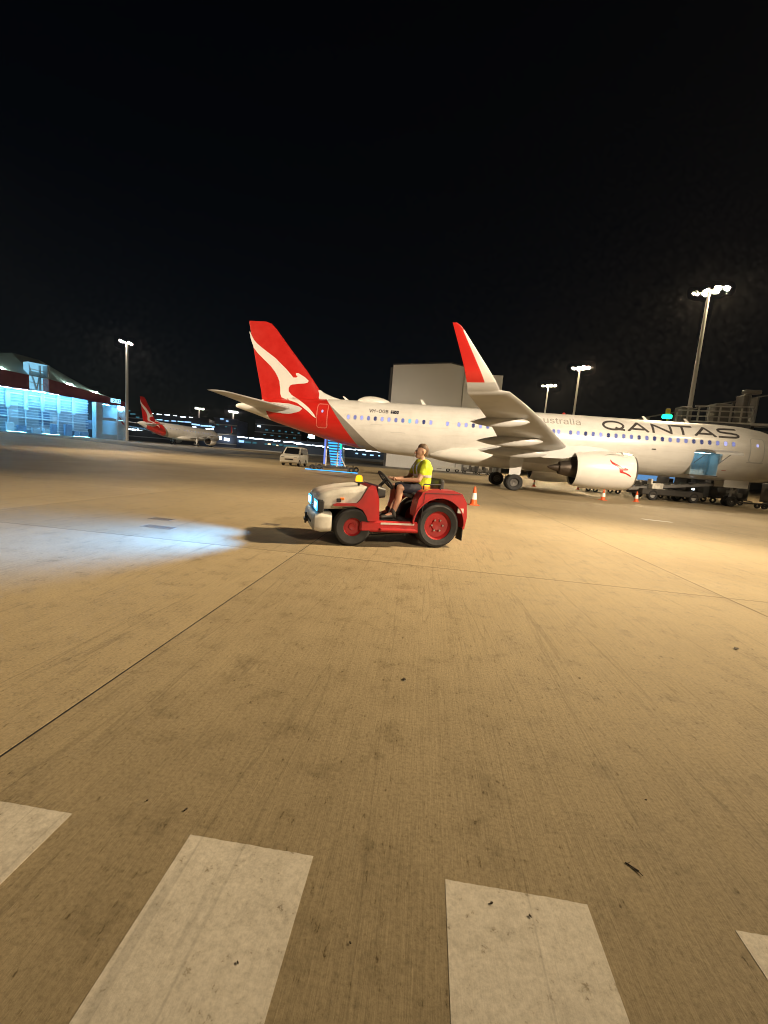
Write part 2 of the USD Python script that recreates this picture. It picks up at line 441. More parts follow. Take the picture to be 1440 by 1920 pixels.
tag(part(None, 'taxi_lane', trimesh.Trimesh(lv, lf, process=True), 'grey_tarmac', smooth=True), kind='structure')

# crossing bars at our feet
for x0, x1, lab in ((-1.70, -1.22, 'a'), (-.745, -.28, 'b'), (.19, .665, 'c'), (1.13, 1.60, 'd')):
    e = .004
    top = [(x0 + (x1 - x0) * t, 1.305 + .0006 * math.sin(17 * t + x0 * 9) + float(RNG.uniform(-.0012, .0012))) for t in np.linspace(0, 1, 30)]
    on_ground(Polygon([(x0, -1.2), (x1, -1.2)] + top[::-1]), 'stripe_paint', 'crossing_bar', dz=.0015)
# worn lines farther out
on_ground(Polygon([(8.1, 16.5), (8.98, 16.2), (9.0, 16.0), (8.15, 16.25)]), 'road_paint', 'worn_marking')
on_ground(Polygon([(19.2, 33.75), (22.6, 34.1), (22.6, 34.35), (19.2, 34.0)]), 'road_paint', 'stop_line')
# steel covers in the slabs
for k, (x, y, w) in enumerate(((-4.82, 7.2, .22), (-4.4, 6.5, .28), (-2.92, 7.75, .17))):
    c = thing('drain_cover', ['narrow worn steel drain cover farthest left beyond the joint', 'longest narrow drain cover lying in the blue light pool', 'small narrow drain cover nearest the tractor'][k], 'drain cover', (x, y, 0), -3)
    part(c, 'frame', extrude(sbox(-w, -.10, w, .10).difference(sbox(-w + .02, -.08, w - .02, .08)), .004), 'iron_worn')
    for j in range(7):
        part(c, 'grate_bar', box(-w + .02, w - .02, -.075 + j * .022, -.062 + j * .022, -.001, .003), 'iron_worn')
# leaves and a twig
LV = [(-.03, 2.6, .045, 'dark curled dry leaf in mid apron straight below the tractor'), (2.88, 3.88, .09, 'flat dark leaf litter far out at the right'), (-.82, 1.4, .02, 'tiny dark leaf beyond the left crossing bar'),
      (-.99, 1.41, .014, 'dark speck of leaf left of the others beyond the crossing'), (1.2, 2.93, .02, 'small dark leaf on open concrete, right of centre'), (1.11, 1.83, .013, 'small dark seed beyond the right crossing bars'),
      (.34, 1.25, .016, 'dark leaf on the top of the centre right bar, left one'), (.46, 1.23, .015, 'round dark seed on the top of the centre right bar'), (-.4, .96, .012, 'small dark leaf in the middle of the centre left bar'), (-.1, 1.06, .011, 'dark crumb between the two centre bars')]
for k, (x, y, r, lab) in enumerate(LV):
    r *= .30
    n = 9
    ang = np.linspace(0, 2 * PI, n, endpoint=False)
    rr = r * (0.45 + .55 * np.abs(np.sin(ang + k))) * RNG.uniform(.75, 1.2, n)
    ring = np.stack([np.cos(ang) * rr * 1.4, np.sin(ang) * rr, .004 + .25 * r * np.abs(np.cos(ang * 1.5 + k))], 1)
    m = move(loft([ring, ring * [.9, .9, 1] + [0, 0, .0025]]), (x, y, 0), rz=40 * k)
    single('dry_leaf', m, 'leaf_dry', lab, 'leaf', group=None)
tw = cat(bar((0, 0, .005), (.07, -.025, .006), .004, 6, .003), bar((.035, -.012, .006), (.085, -.05, .008), .003, 6, .002), bar((.01, -.003, .005), (.03, .02, .006), .0025, 5, .001))
tw.apply_scale(.62)
single('twig', move(tw, (.87, 1.49, 0), rz=-18), 'leaf_dry', 'short dark broken twig lying right of the centre crossing bars', 'twig')

# ================================================================ FLOODLIGHT MASTS
def build_mast(label, cat_, loc, H, face, lens, heads=6, spread=1.5, group=None, r=.30, tilt=38, fan=70):
    t = thing('floodlight_mast', label, cat_, loc, 0, group)
    part(t, 'pole', loft([[(math.cos(a) * q, math.sin(a) * q, z) for a in np.arange(12) * PI / 6] for q, z in ((r * 1.25, 0), (r, 3), (r * .55, H))]), 'galvanised', smooth=40)
    part(t, 'base_plate', revolve([(.001, .06), (r * 2, .06), (r * 2, 0)], 16), 'concrete_wall')
    fx, fy = math.cos(math.radians(face)), math.sin(math.radians(face))
    sx, sy = -fy, fx
    arm = cat(sqbar((-sx * spread, -sy * spread, H), (sx * spread, sy * spread, H), .14), sqbar((-sx * spread * .6 - fx * .9, -sy * spread * .6 - fy * .9, H + .1), (sx * spread * .6 - fx * .9, sy * spread * .6 - fy * .9, H + .1), .12),
              sqbar((-sx * spread * .6, -sy * spread * .6, H + .05), (-sx * spread * .6 - fx * .9, -sy * spread * .6 - fy * .9, H + .05), .1), sqbar((sx * spread * .6, sy * spread * .6, H + .05), (sx * spread * .6 - fx * .9, sy * spread * .6 - fy * .9, H + .05), .1))
    part(t, 'crossarm', arm, 'galvanised')
    for k in range(heads):
        u = (k / (heads - 1) - .5) * 2 * spread
        yaw = face + (k / (heads - 1) - .5) * fan
        # head in its own frame: lens looks along +x, tilted down
        body = cham(-.34, 0, -.33, .33, -.24, .24, .05)
        visor = box(-.02, .22, -.34, .34, .235, .255)
        ln = box(.0, .012, -.29, .29, -.20, .20)
        P = (sx * u - (fx * .9 if k % 2 else 0), sy * u - (fy * .9 if k % 2 else 0), H + .02)
        hd = part(t, 'lamp_head', move(cat(body, visor), P, rz=yaw, ry=tilt), 'galvanised')
        part(hd, 'lens', move(ln, P, rz=yaw, ry=tilt), lens)
    return t

MG = 'warm floodlight masts along the right of the apron'
build_mast('nearest tall mast with a cluster of warm floodlights, above the lettering', 'light mast', (32.0, 57.6, 0), 25, 215, 'flood_lens', 6, fan=170)
build_mast('middle warm floodlight mast rising behind the aircraft roof', 'light mast', (31.3, 99.7, .0), 25, 225, 'flood_lens', 6, fan=170)
build_mast('farthest and smallest warm floodlight mast, just right of the winglet', 'light mast', (30.6, 122, .1), 25, 225, 'flood_lens', 6, fan=170)
ma = build_mast('floodlight mast standing off to the right of the photographer', 'light mast', (33.0, 13.5, 0), 25, 165, 'beam_lens', 6)
mb = build_mast('floodlight mast standing behind the photographer', 'light mast', (33.0, -28, 0), 25, 118, 'beam_lens', 6)
# the beams of those two, aimed as apron floodlights are: one on the roadway, one on the parked airliner, one on its nose
area_spot(str(ma.GetPath()) + '/beam', (-.9, -.3, 24.8), (-.6 - 33.0, 8.2 - 13.5, 0), WARM, APRON_BEAM, 1.1, 13.0, 1.0)
area_spot(str(ma.GetPath()) + '/beam_001', (-.6, .9, 24.8), (16.0 - 33.0, 36.0 - 13.5, 5.5), WARM, NOSE_BEAM, .35, 26.0, 1.0)
area_spot(str(mb.GetPath()) + '/beam', (-.6, .9, 24.8), (-2.0 - 33.0, 34.0 + 28.0, 4), STAND_TINT, STAND_BEAM, .35, 21.0, .9)
mc = build_mast('floodlight mast standing off to the left of the photographer', 'light mast', (-50, 24, 0), 25, 60, 'beam_lens', 6)
area_spot(str(mc.GetPath()) + '/beam', (.4, .9, 24.8), (-62.0 + 50.0, 106.0 - 24.0, 3), STAND_TINT, 190000.0, .35, 12.0, 1.0)
area_spot(str(mc.GetPath()) + '/beam_001', (.8, .5, 24.8), (-14.0 + 50.0, 46.0 - 24.0, 0), WARM, 30000.0, .35, 30.0, 1.0)
build_mast('dark pole with a small white lamp cluster beside the hangar corner', 'light mast', (-76.8, 100, .8), 24.2, -25, 'cool_lens', 4, 1.5, r=.42)
build_mast('far white lamp mast behind the distant airliner', 'light mast', (-154, 267.7, .8), 24.2, -60, 'cool_lens', 4, 2.2, r=.6)
build_mast('far white lamp mast beside the grey tower block, right of the other far one', 'light mast', (-133, 273, .8), 24.2, -60, 'cool_lens', 4, 2.2, r=.5)

# ================================================================ AIRLINER
MGS = 21.98                                     # station of the main gear, the airliner's own origin
def S(s, lat, z):
    return (MGS - s, -lat, z)
TOPS = np.array([(0, 3.30), (.25, 3.78), (.7, 4.14), (1.3, 4.48), (2.0, 4.83), (2.6, 5.20), (3.3, 5.50), (4.2, 5.76), (5.4, 5.93), (7, 6.0), (30, 6.0), (36, 5.97), (39, 5.86), (41.5, 5.66), (43.2, 5.40), (44.3, 5.12), (44.5, 5.02)])
BOTS = np.array([(0, 3.30), (.25, 2.92), (.7, 2.62), (1.3, 2.36), (2.0, 2.16), (3, 1.98), (4.2, 1.89), (6, 1.86), (29.5, 1.86), (31, 1.92), (33, 2.06), (35, 2.34), (37, 2.78), (39, 3.26), (41, 3.78), (43, 4.38), (44.3, 4.72), (44.5, 4.80)])
HWS = np.array([(0, .02), (.25, .52), (.7, .86), (1.3, 1.16), (2.0, 1.44), (3, 1.70), (4.2, 1.86), (6, 1.96), (7, 1.975), (29.5, 1.975), (32, 1.93), (34.5, 1.78), (37, 1.50), (39.5, 1.12), (42, .66), (43.5, .36), (44.3, .2), (44.5, .1)])
f_top = lambda s: np.interp(s, TOPS[:, 0], TOPS[:, 1])
f_bot = lambda s: np.interp(s, BOTS[:, 0], BOTS[:, 1])
f_hw = lambda s: np.interp(s, HWS[:, 0], HWS[:, 1])

def fus_lat(s, z):
    t, b = f_top(s), f_bot(s)
    q = np.clip((np.asarray(z) - (t + b) / 2) / np.maximum((t - b) / 2, 1e-6), -1, 1)
    return f_hw(s) * np.sqrt(1 - q * q)

def fuselage_mesh(n=64):
    st = np.unique(np.concatenate([[0, .08, .25, .45, .7, 1, 1.3, 1.65, 2, 2.3, 2.6, 3, 3.3, 3.75, 4.2, 4.8, 5.4, 6, 7], np.arange(8, 30, 1.0), np.arange(29.5, 44, .5), [44.3, 44.5]]))
    ang = np.arange(n) * 2 * PI / n
    rings = []
    for s in st:
        t, b, w = f_top(s), f_bot(s), f_hw(s)
        rings.append([S(s, w * math.cos(a), (t + b) / 2 + (t - b) / 2 * math.sin(a)) for a in ang])
    return loft(rings)

def naca(n=14, th=.12):
    x = (1 - np.cos(np.linspace(0, PI, n))) / 2
    y = 5 * th * (.2969 * np.sqrt(x) - .126 * x - .3516 * x ** 2 + .2843 * x ** 3 - .1036 * x ** 4)
    return np.concatenate([x, x[::-1][1:-1]]), np.concatenate([y, -y[::-1][1:-1]])

# fin
FIN = [(5.5, 36.75, 42.30), (6.3, 37.18, 42.42), (8.0, 38.50, 42.83), (9.7, 40.00, 43.22), (11.2, 41.28, 43.55), (11.62, 41.72, 43.63), (11.76, 42.15, 43.66)]
FINA = np.array(FIN)
def fin_lat(s, z):
    le, te = np.interp(z, FINA[:, 0], FINA[:, 1]), np.interp(z, FINA[:, 0], FINA[:, 2])
    u = np.clip((s - le) / (te - le), 0, 1)
    th = .10
    return (te - le) * 5 * th * (.2969 * np.sqrt(u) - .126 * u - .3516 * u ** 2 + .2843 * u ** 3 - .1036 * u ** 4)
def fin_mesh():
    ux, uy = naca(16, .10)
    return loft([[S(le + (te - le) * a, (te - le) * b, z) for a, b in zip(ux, uy)] for z, le, te in FIN])
def dorsal_mesh():
    ux, uy = naca(12, .12)
    return loft([[S(le + (te - le) * a, .32 * w * b / .06, z) for a, b in zip(ux, uy)] for z, le, te, w in ((5.7, 34.6, 38.6, 1.0), (5.96, 35.5, 38.6, .8), (6.15, 36.3, 38.5, .6), (6.40, 36.98, 38.4, .42), (6.62, 37.36, 38.2, .3))])
def side_surface(s, z):
    return np.where(z > f_top(s) - .03, fin_lat(s, z), np.maximum(fus_lat(s, z), fin_lat(s, z)))

def decal(flat, s_of, surf, t=.006, size=.14):
    """flat: a trimesh drawn in x (towards the nose) and y (up), extruded a little; wrapped on the starboard side."""
    m = flat.subdivide_to_size(size, max_iter=14)
    v = m.vertices
    s, z = s_of(v[:, 0], v[:, 1])
    zmax = v[:, 2].max()
    lat = surf(s, z) + np.where(v[:, 2] > zmax * .5, t, -.004)
    m.vertices = np.stack([MGS - s, -lat, z], 1)
    m.invert() if m.volume < 0 else None
    return m

# px of the tail emblem, unprojected once to stations and heights on the fin
ROO_PX = [(313, 205), (325, 235), (345, 275), (365, 300), (400, 330), (445, 365), (490, 400), (530, 440), (565, 475), (590, 505), (612, 532), (632, 533), (642, 524), (630, 516), (630, 503), (645, 502), (666, 515), (690, 530), (716, 555), (708, 568), (680, 573), (640, 576), (608, 579), (590, 586), (581, 602), (581, 625), (600, 650), (640, 675), (680, 705), (720, 740), (752, 780), (767, 810), (746, 795), (712, 762), (678, 734), (640, 705), (600, 690), (560, 678), (532, 665), (524, 640), (523, 600), (519, 560), (508, 530), (490, 495), (460, 455), (430, 425), (400, 395), (370, 365), (345, 330), (325, 270)]
NX, AY = 28.03, 34.32                           # where the nose stands along x, and the airliner's axis in y
def px_to_side(u, v):
    d = (u - 720) / FPX * rt - (v - 960) / FPX * up + fw
    lat = .25
    for _ in range(8):
        k = (AY - lat) / d[1]
        p = np.array([0, 0, EYE_H]) + d * k
        s, z = NX - p[0], p[2]
        lat = .5 * lat + .5 * float(side_surface(np.array(s), np.array(z)))
    return s, z
ROO = [px_to_side(380 + a / 3.6, 560 + b / 3.6) for a, b in ROO_PX]
roo_poly = Polygon([(-s, z) for s, z in ROO]).buffer(0)
def smooth_poly(p, r=.03):
    return p.buffer(r).buffer(-2 * r).buffer(r)

# wing: (lat, leading edge s, trailing edge s, z of the leading edge, z of the trailing edge, thickness)
def le_s(l): return 16.03 + .551 * l
def le_z(l): return 2.40 + .1253 * l + .26 * math.exp(-((l - 12.5) / 5.0) ** 2) - .0 * l
WING = []
for l in (0, 1.2, 2.2, 3.6, 5.0, 6.4, 8, 9.5, 11, 12.5, 14, 15.2, 16.2):
    te = 23.45 if l <= 6.4 else 23.45 + (l - 6.4) * .318
    le = le_s(l) if l > 2.2 else le_s(2.2) - (2.2 - l) * .9
    th = np.interp(l, [0, 6.4, 16.2], [.155, .12, .105])
    WING.append((l, le, te, le_z(l), le_z(l) - .28 - .16 * max(0, 1 - l / 9), th))
def wing_sections():
    ux, uy = naca(16, 1.0)
    secs = []
    for l, le, te, zl, zt, th in WING:
        c = te - le
        secs.append([S(le + c * a, l, zl + (zt - zl) * a + c * th * b) for a, b in zip(ux, uy)])
    # blended tip: the path turns from the wing's slope to nearly upright, then runs straight to the clipped top
    l, z, L = 16.2, le_z(16.2), 0.0
    path = []
    for k in range(1, 11):
        a = math.radians(9 + 68 * k / 10)
        l, z, L = l + math.cos(a) * .125, z + math.sin(a) * .125, L + .125
        path.append((l, z, a, L))
    for zz in (5.35, 5.9, 6.35, 6.62, 6.76, 6.86):
        if zz > z + .02:
            path.append((l + (zz - z) / math.tan(a), zz, a, L + (zz - z) / math.sin(a)))
    Lt = path[-1][3]
    zs = [WING[-1][3]] + [p[1] for p in path]
    LEz = lambda zz: float(np.interp(zz, [le_z(16.2), 4.60, 5.2, 6.62, 6.76, 6.86], [le_s(16.2), 25.40, 25.95, 27.14, 27.27, 27.45]))
    TEz = lambda zz: float(np.interp(zz, [le_z(16.2), 4.60, 6.86], [WING[-1][2], 26.70, 27.62]))
    tips = []
    for l, z, a, L in path:
        le, te = LEz(z), TEz(z)
        c = te - le
        nl, nz = -math.sin(a), math.cos(a)
        tips.append([S(le + c * p, l + nl * c * .09 * q, z - .20 * p * max(0, 1 - L / 1.3) + nz * c * .09 * q) for p, q in zip(ux, uy)])
    return secs, tips, path
WSEC, TSEC, TIP = wing_sections()

def htp_mesh():
    ux, uy = naca(14, .10)
    return loft([[S(le + (te - le) * a, l, z + (te - le) * b) for a, b in zip(ux, uy)] for l, le, te, z in ((.15, 38.85, 42.75, 4.82), (1.2, 39.4, 42.85, 4.88), (3.5, 40.75, 43.15, 5.03), (5.6, 42.0, 43.52, 5.17), (6.05, 42.35, 43.62, 5.2), (6.22, 42.75, 43.68, 5.21))])

def fairing(l, s0, s1, z0, z1, w, h):
    """A canoe under the flaps: blunt in front, pointed behind."""
    out = []
    for t, k in ((0, .05), (.06, .40), (.16, .72), (.32, .96), (.5, 1.0), (.68, .88), (.82, .62), (.93, .30), (1, .03)):
        s, z = s0 + (s1 - s0) * t, z0 + (z1 - z0) * t
        out.append([S(s, l + .5 * w * k * math.cos(a), z + .5 * h * k * math.sin(a)) for a in np.arange(14) * 2 * PI / 14])
    return loft(out)

# airliner skin: white with a red tail and a grey stripe between, by the airliner's own coordinates
def livery():
    lo, hi = 1.4, 6.4
    def ramp(pairs):
        return {'ramp': [((z - lo) / (hi - lo), ((s - 30) / 14,) * 3) for z, s in sorted(pairs)]}
    n = {'tc': ('texture_coordinate', {}), 'sx': ('separate_xyz', {}), 's': ('math', {'math_type': 'subtract', 'value1': MGS}),
         'zn': ('map_range', {'from_min': lo, 'from_max': hi, 'to_min': 0., 'to_max': 1., 'clamp': True}),
         'rr': ('rgb_ramp', ramp([(1.4, 32.9), (1.9, 33.35), (2.23, 33.72), (3.64, 34.88), (5.05, 35.98), (5.6, 36.42), (6.0, 36.9), (6.4, 37.3)])),
         'rg': ('rgb_ramp', ramp([(1.4, 31.1), (1.86, 31.75), (2.05, 32.05), (2.55, 32.88), (3.77, 34.25), (5.0, 35.75), (5.4, 36.25), (6.0, 36.8), (6.4, 37.2)])),
         'cr': ('rgb_to_bw', {}), 'cg': ('rgb_to_bw', {}),
         'br': ('math', {'math_type': 'multiply_add', 'value2': 14., 'value3': 30.}), 'bg': ('math', {'math_type': 'multiply_add', 'value2': 14., 'value3': 30.}),
         'kr': ('math', {'math_type': 'greater_than'}), 'kg': ('math', {'math_type': 'greater_than'}),
         'aft': ('math', {'math_type': 'multiply_add', 'value2': .42, 'value3': 41.65 - .42 * 4.6}), 'ka': ('math', {'math_type': 'less_than'}),
         'kk': ('math', {'math_type': 'multiply'}), 'kgg': ('math', {'math_type': 'multiply'}),
         'noise': ('noise_texture', {'scale': .8, 'detail': 6.0, 'roughness': .6}),
         'ms': ('mapping', {'scale': (.35, 1.0, 3.0)}), 'streak': ('noise_texture', {'scale': 1.5, 'detail': 4.0}),
         'ramp': ('rgb_ramp', {'ramp': [(.3, (.90,) * 3), (.55, (1.0,) * 3), (.8, (1.03,) * 3)]}),
         'ramp2': ('rgb_ramp', {'ramp': [(.3, (.93, .925, .91)), (.5, (1.0,) * 3)]}),
         'm1': ('mix', {'color1': (.72, .71, .685), 'color2': (.24, .22, .195)}), 'm2': ('mix', {'color2': (.50, .016, .012)}),
         'm3': ('mix', {'mix_type': 'multiply', 'fac': 1.0}), 'm4': ('mix', {'mix_type': 'multiply', 'fac': 1.0}),
         'p': ('principled_bsdf', {'roughness': .30, 'coat_weight': .35, 'coat_roughness': .1})}
    l = [('tc.object', 'sx.vector'), ('sx.x', 's.value2'), ('sx.z', 'zn.value'), ('zn.result', 'rr.fac'), ('zn.result', 'rg.fac'), ('rr.color', 'cr.color'), ('rg.color', 'cg.color'),
         ('cr.val', 'br.value1'), ('cg.val', 'bg.value1'), ('s.value', 'kr.value1'), ('br.value', 'kr.value2'), ('s.value', 'kg.value1'), ('bg.value', 'kg.value2'),
         ('sx.z', 'aft.value1'), ('s.value', 'ka.value1'), ('aft.value', 'ka.value2'), ('kr.value', 'kk.value1'), ('ka.value', 'kk.value2'), ('kg.value', 'kgg.value1'), ('ka.value', 'kgg.value2'),
         ('kgg.value', 'm1.fac'), ('m1.color', 'm2.color1'), ('kk.value', 'm2.fac'), ('tc.object', 'noise.vector'), ('noise.fac', 'ramp.fac'), ('tc.object', 'ms.vector'), ('ms.vector', 'streak.vector'), ('streak.fac', 'ramp2.fac'),
         ('m2.color', 'm3.color1'), ('ramp.color', 'm3.color2'), ('m3.color', 'm4.color1'), ('ramp2.color', 'm4.color2'), ('m4.color', 'p.base_color')]
    usdkit.material(stage, '/World/Looks/airliner_skin', n, l, surface='p.BSDF')
    # winglet: red, with a pale leading edge and pale below a level line
    n = {'tc': ('texture_coordinate', {}), 'sx': ('separate_xyz', {}), 's': ('math', {'math_type': 'subtract', 'value1': MGS}),
         'ln': ('math', {'math_type': 'multiply_add', 'value2': (27.20 - 25.98) / (6.62 - 4.60), 'value3': 25.98 - 4.60 * (27.20 - 25.98) / (6.62 - 4.60)}),
         'k1': ('math', {'math_type': 'greater_than'}), 'k2': ('math', {'math_type': 'greater_than', 'value2': 4.60}), 'k3': ('math', {'math_type': 'greater_than', 'value2': 6.60}),
         'k4': ('math', {'math_type': 'multiply'}), 'k5': ('math', {'math_type': 'maximum'}), 'mx': ('mix', {'color1': (.66, .65, .62), 'color2': (.52, .018, .014)}),
         'cz': ('math', {'math_type': 'less_than', 'value2': 4.60}), 'mg': ('mix', {'color2': (.42, .42, .42)}),
         'noise': ('noise_texture', {'scale': 1.3, 'detail': 6.0}), 'rp': ('rgb_ramp', {'ramp': [(.3, (.86,) * 3), (.6, (1.0,) * 3)]}), 'm3': ('mix', {'mix_type': 'multiply', 'fac': 1.0}),
         'p': ('principled_bsdf', {'roughness': .32, 'coat_weight': .3})}
    l = [('tc.object', 'sx.vector'), ('sx.x', 's.value2'), ('sx.z', 'ln.value1'), ('s.value', 'k1.value1'), ('ln.value', 'k1.value2'), ('sx.z', 'k2.value1'), ('sx.z', 'k3.value1'), ('k1.value', 'k5.value1'), ('k3.value', 'k5.value2'),
         ('k5.value', 'k4.value1'), ('k2.value', 'k4.value2'), ('k4.value', 'mx.fac'), ('sx.z', 'cz.value1'), ('cz.value', 'mg.fac'), ('mx.color', 'mg.color1'), ('tc.object', 'noise.vector'), ('noise.fac', 'rp.fac'), ('mg.color', 'm3.color1'), ('rp.color', 'm3.color2'), ('m3.color', 'p.base_color')]
    usdkit.material(stage, '/World/Looks/winglet_paint', n, l, surface='p.BSDF')
livery()

def strokes(paths, w):
    return unary_union([LineString(p).buffer(w / 2, cap_style='flat', join_style='mitre', mitre_limit=3) for p in paths])

def airline_letters():
    """Six wide thin capitals, 1 high, returned as flat polygons with their x positions."""
    w = .205
    th = np.linspace(0, 2 * PI, 40)
    H = 1.0
    Q = unary_union([LineString([(.95 + .86 * math.cos(a), .5 + .43 * math.sin(a)) for a in th]).buffer(w / 2, cap_style='flat'), LineString([(1.12, .30), (1.42, .12), (1.92, .07)]).buffer(w / 2, cap_style='flat')])
    A = strokes([[(.08, 0), (.95, .93), (1.82, 0)], [(.42, .27), (1.48, .27)]], w).intersection(sbox(-1, 0, 3, 1))
    N = strokes([[(.1, 0), (.1, .9), (1.6, .1), (1.6, 1.0)]], w).intersection(sbox(-1, 0, 3, 1))
    T = strokes([[(0, .92), (1.75, .92)], [(.87, .9), (.87, 0)]], w)
    c = [(1.72, .93), (.75, .93), (.35, .90), (.16, .80), (.14, .68), (.28, .57), (.55, .53), (1.25, .47), (1.6, .41), (1.72, .30), (1.68, .18), (1.45, .09), (1.0, .075), (.05, .075)]
    Sx = LineString(c).buffer(w / 2, cap_style='flat', join_style='round')
    return [(Q, 0), (A, 2.12), (N, 4.25), (T, 5.98), (A, 7.75), (Sx, 9.72)]

def rounded(w, h, r):
    return sbox(-w / 2 + r, -h / 2 + r, w / 2 - r, h / 2 - r).buffer(r, quad_segs=4)

def build_airliner(name, label, loc, rotz, detail=True):
    t = thing(name, label, 'airliner', loc, rotz)
    fus = fuselage_mesh(72 if detail else 40)
    if detail:                                  # the forward hold stands open on the starboard side
        cut = box(MGS - 9.20, MGS - 7.36, -2.6, -.55, 2.16, 3.80)
        a = manifold3d.Manifold(manifold3d.Mesh(fus.vertices.astype(np.float32), fus.faces.astype(np.uint32)))
        mm = trimesh.Trimesh(fus.vertices, fus.faces, process=True)
        a = manifold3d.Manifold(manifold3d.Mesh(np.array(mm.vertices, np.float32), np.array(mm.faces, np.uint32)))
        b = manifold3d.Manifold(manifold3d.Mesh(np.array(cut.vertices, np.float32), np.array(cut.faces, np.uint32)))
        r = (a - b).to_mesh()
        if len(r.tri_verts):
            fus = trimesh.Trimesh(r.vert_properties[:, :3], r.tri_verts, process=False)
    part(t, 'fuselage', fus, 'airliner_skin', smooth=32)
    fin = part(t, 'fin', fin_mesh(), 'red_paint', smooth=40)
    part(fin, 'dorsal_fillet', dorsal_mesh(), 'white_paint', smooth=40)
    rp = extrude(smooth_poly(roo_poly, .025), .01)
    part(fin, 'tail_emblem', decal(rp, lambda x, y: (-x, y), side_surface, t=.012, size=.22), 'white_paint', smooth=25)
    part(fin, 'tail_emblem', mirror_y(decal(rp, lambda x, y: (-x, y), side_surface, t=.012, size=.4)), 'white_paint')
    h = htp_mesh()
    part(t, 'tailplane', h, 'grey_paint', smooth=40)
    part(t, 'tailplane', mirror_y(h), 'grey_paint', smooth=40)
    root = loft([[S(s, l_, z + hh * math.sin(a)) if False else S(s, l_ + .02 + .10 * k * math.cos(a) - .03, z + hh * k * math.sin(a)) for a in np.arange(14) * 2 * PI / 14]
                 for s, k, l_, z, hh in ((38.3, .12, 1.22, 4.8, .42), (38.7, .6, 1.2, 4.82, .42), (39.6, 1, 1.1, 4.85, .42), (41.0, 1, .88, 4.9, .40), (42.0, .85, .7, 4.95, .36), (42.7, .2, .56, 5.0, .3))])
    part(t, 'tailplane_root_fairing', root, 'light_grey_paint', smooth=40)
    if detail:
        part(t, 'tailplane_root_fairing', mirror_y(root), 'light_grey_paint', smooth=40)
    wing = loft(WSEC + TSEC[:5])
    wl = loft(TSEC[4:])
    for sgn in (1, -1):
        fl = (lambda m: m) if sgn == 1 else mirror_y
        wg = part(t, 'wing', fl(wing), 'grey_paint', smooth=40)
        part(wg, 'winglet', fl(wl), 'winglet_paint', smooth=40)
        for l, s0, s1, z0, z1, w, hh in ((12.4, 23.2, 26.15, le_z(12.4) - .36, le_z(12.4) - .52, .42, .56), (8.7, 21.5, 25.35, le_z(8.7) - .44, le_z(8.7) - .64, .50, .66), (5.9, 20.3, 24.9, le_z(5.9) - .54, le_z(5.9) - .62, .56, .76)):
            part(wg, 'flap_track_fairing', fl(fairing(l, s0, s1, z0, z1, w, hh)), 'fairing_grey', smooth=40)
    # belly fairing
    bf = []
    for s, k in ((14.6, .02), (15.2, .35), (16.2, .72), (17.4, .95), (19, 1), (23.5, 1), (25, .93), (26.3, .72), (27.3, .40), (28.0, .04)):
        bf.append([S(s, (1.0 + 1.16 * k) * math.copysign(abs(math.cos(a)) ** .75, math.cos(a)), 2.30 - .1 * (1 - k) + (.30 + .52 * k) * math.copysign(abs(math.sin(a)) ** .8, math.sin(a))) for a in np.arange(36) * 2 * PI / 36])
    part(t, 'belly_fairing', loft(bf), 'white_paint', smooth=40)
    # engines
    nac = [(.93, 3.55), (.99, 3.63), (1.06, 3.62), (1.13, 3.50), (1.20, 3.20), (1.235, 2.7), (1.25, 2.0), (1.235, 1.2), (1.17, .5), (1.07, 0.0), (1.04, 0.0), (1.02, .15), (.98, 1.0), (.93, 3.0), (.93, 3.55)]
    for sgn in (1, -1):
        EC = S(18.72, 5.75 * sgn, 1.82)
        e = part(t, 'engine_nacelle', move(revolve(nac, 48, 'x'), EC, ry=-1.2), 'white_paint', smooth=40)
        part(e, 'intake_lip', move(revolve([(.925, 3.50), (.985, 3.636), (1.065, 3.626), (1.138, 3.50)], 48, 'x'), EC, ry=-1.2), 'steel', smooth=40)
        part(e, 'bypass_duct', move(revolve([(.90, 2.9), (.97, .9), (1.02, .12), (1.0, .10), (.60, .9), (.59, 1.3)], 40, 'x'), EC), 'black_paint', smooth=40)
        part(e, 'core_cowl', move(revolve([(.60, .9), (.58, .3), (.53, -.2), (.45, -.62), (.40, -.85), (.37, -.85), (.35, -.6)], 40, 'x'), EC), 'exhaust_metal', smooth=40)
        part(e, 'exhaust_plug', move(revolve([(.29, -.5), (.27, -.8), (.20, -1.15), (.10, -1.45), (.001, -1.6)], 32, 'x'), EC), 'exhaust_metal', smooth=40)
        fan = [revolve([(.001, 3.1), (.12, 2.98), (.22, 2.8), (.22, 2.7), (.001, 2.7)], 24, 'x')]
        for k in range(20):
            a = k * PI / 10
            bl = box(2.66, 2.69, -.075, .075, .2, .92)
            bl.apply_transform(trimesh.transformations.rotation_matrix(.6, [0, 0, 1], [2.68, 0, 0]))
            bl.apply_transform(trimesh.transformations.rotation_matrix(a, [1, 0, 0]))
            fan.append(bl)
        part(e, 'fan', move(cat(*fan), EC), 'dark_metal', smooth=30)
        pyl = []
        for s, zb_, zt_, w in ((16.3, 3.02, 3.10, .05), (17.0, 2.95, 3.26, .18), (18.2, 2.75, 3.34, .24), (19.4, 2.42, 3.22, .24), (20.6, 2.38, 2.98, .20), (22.2, 2.62, 2.86, .05)):
            pyl.append([S(s, (5.75 + x * w) * sgn, z) for x, z in ((-1, zb_), (1, zb_), (1, zt_), (-1, zt_))])
        part(t, 'engine_pylon', loft(pyl), 'light_grey_paint', smooth=35)
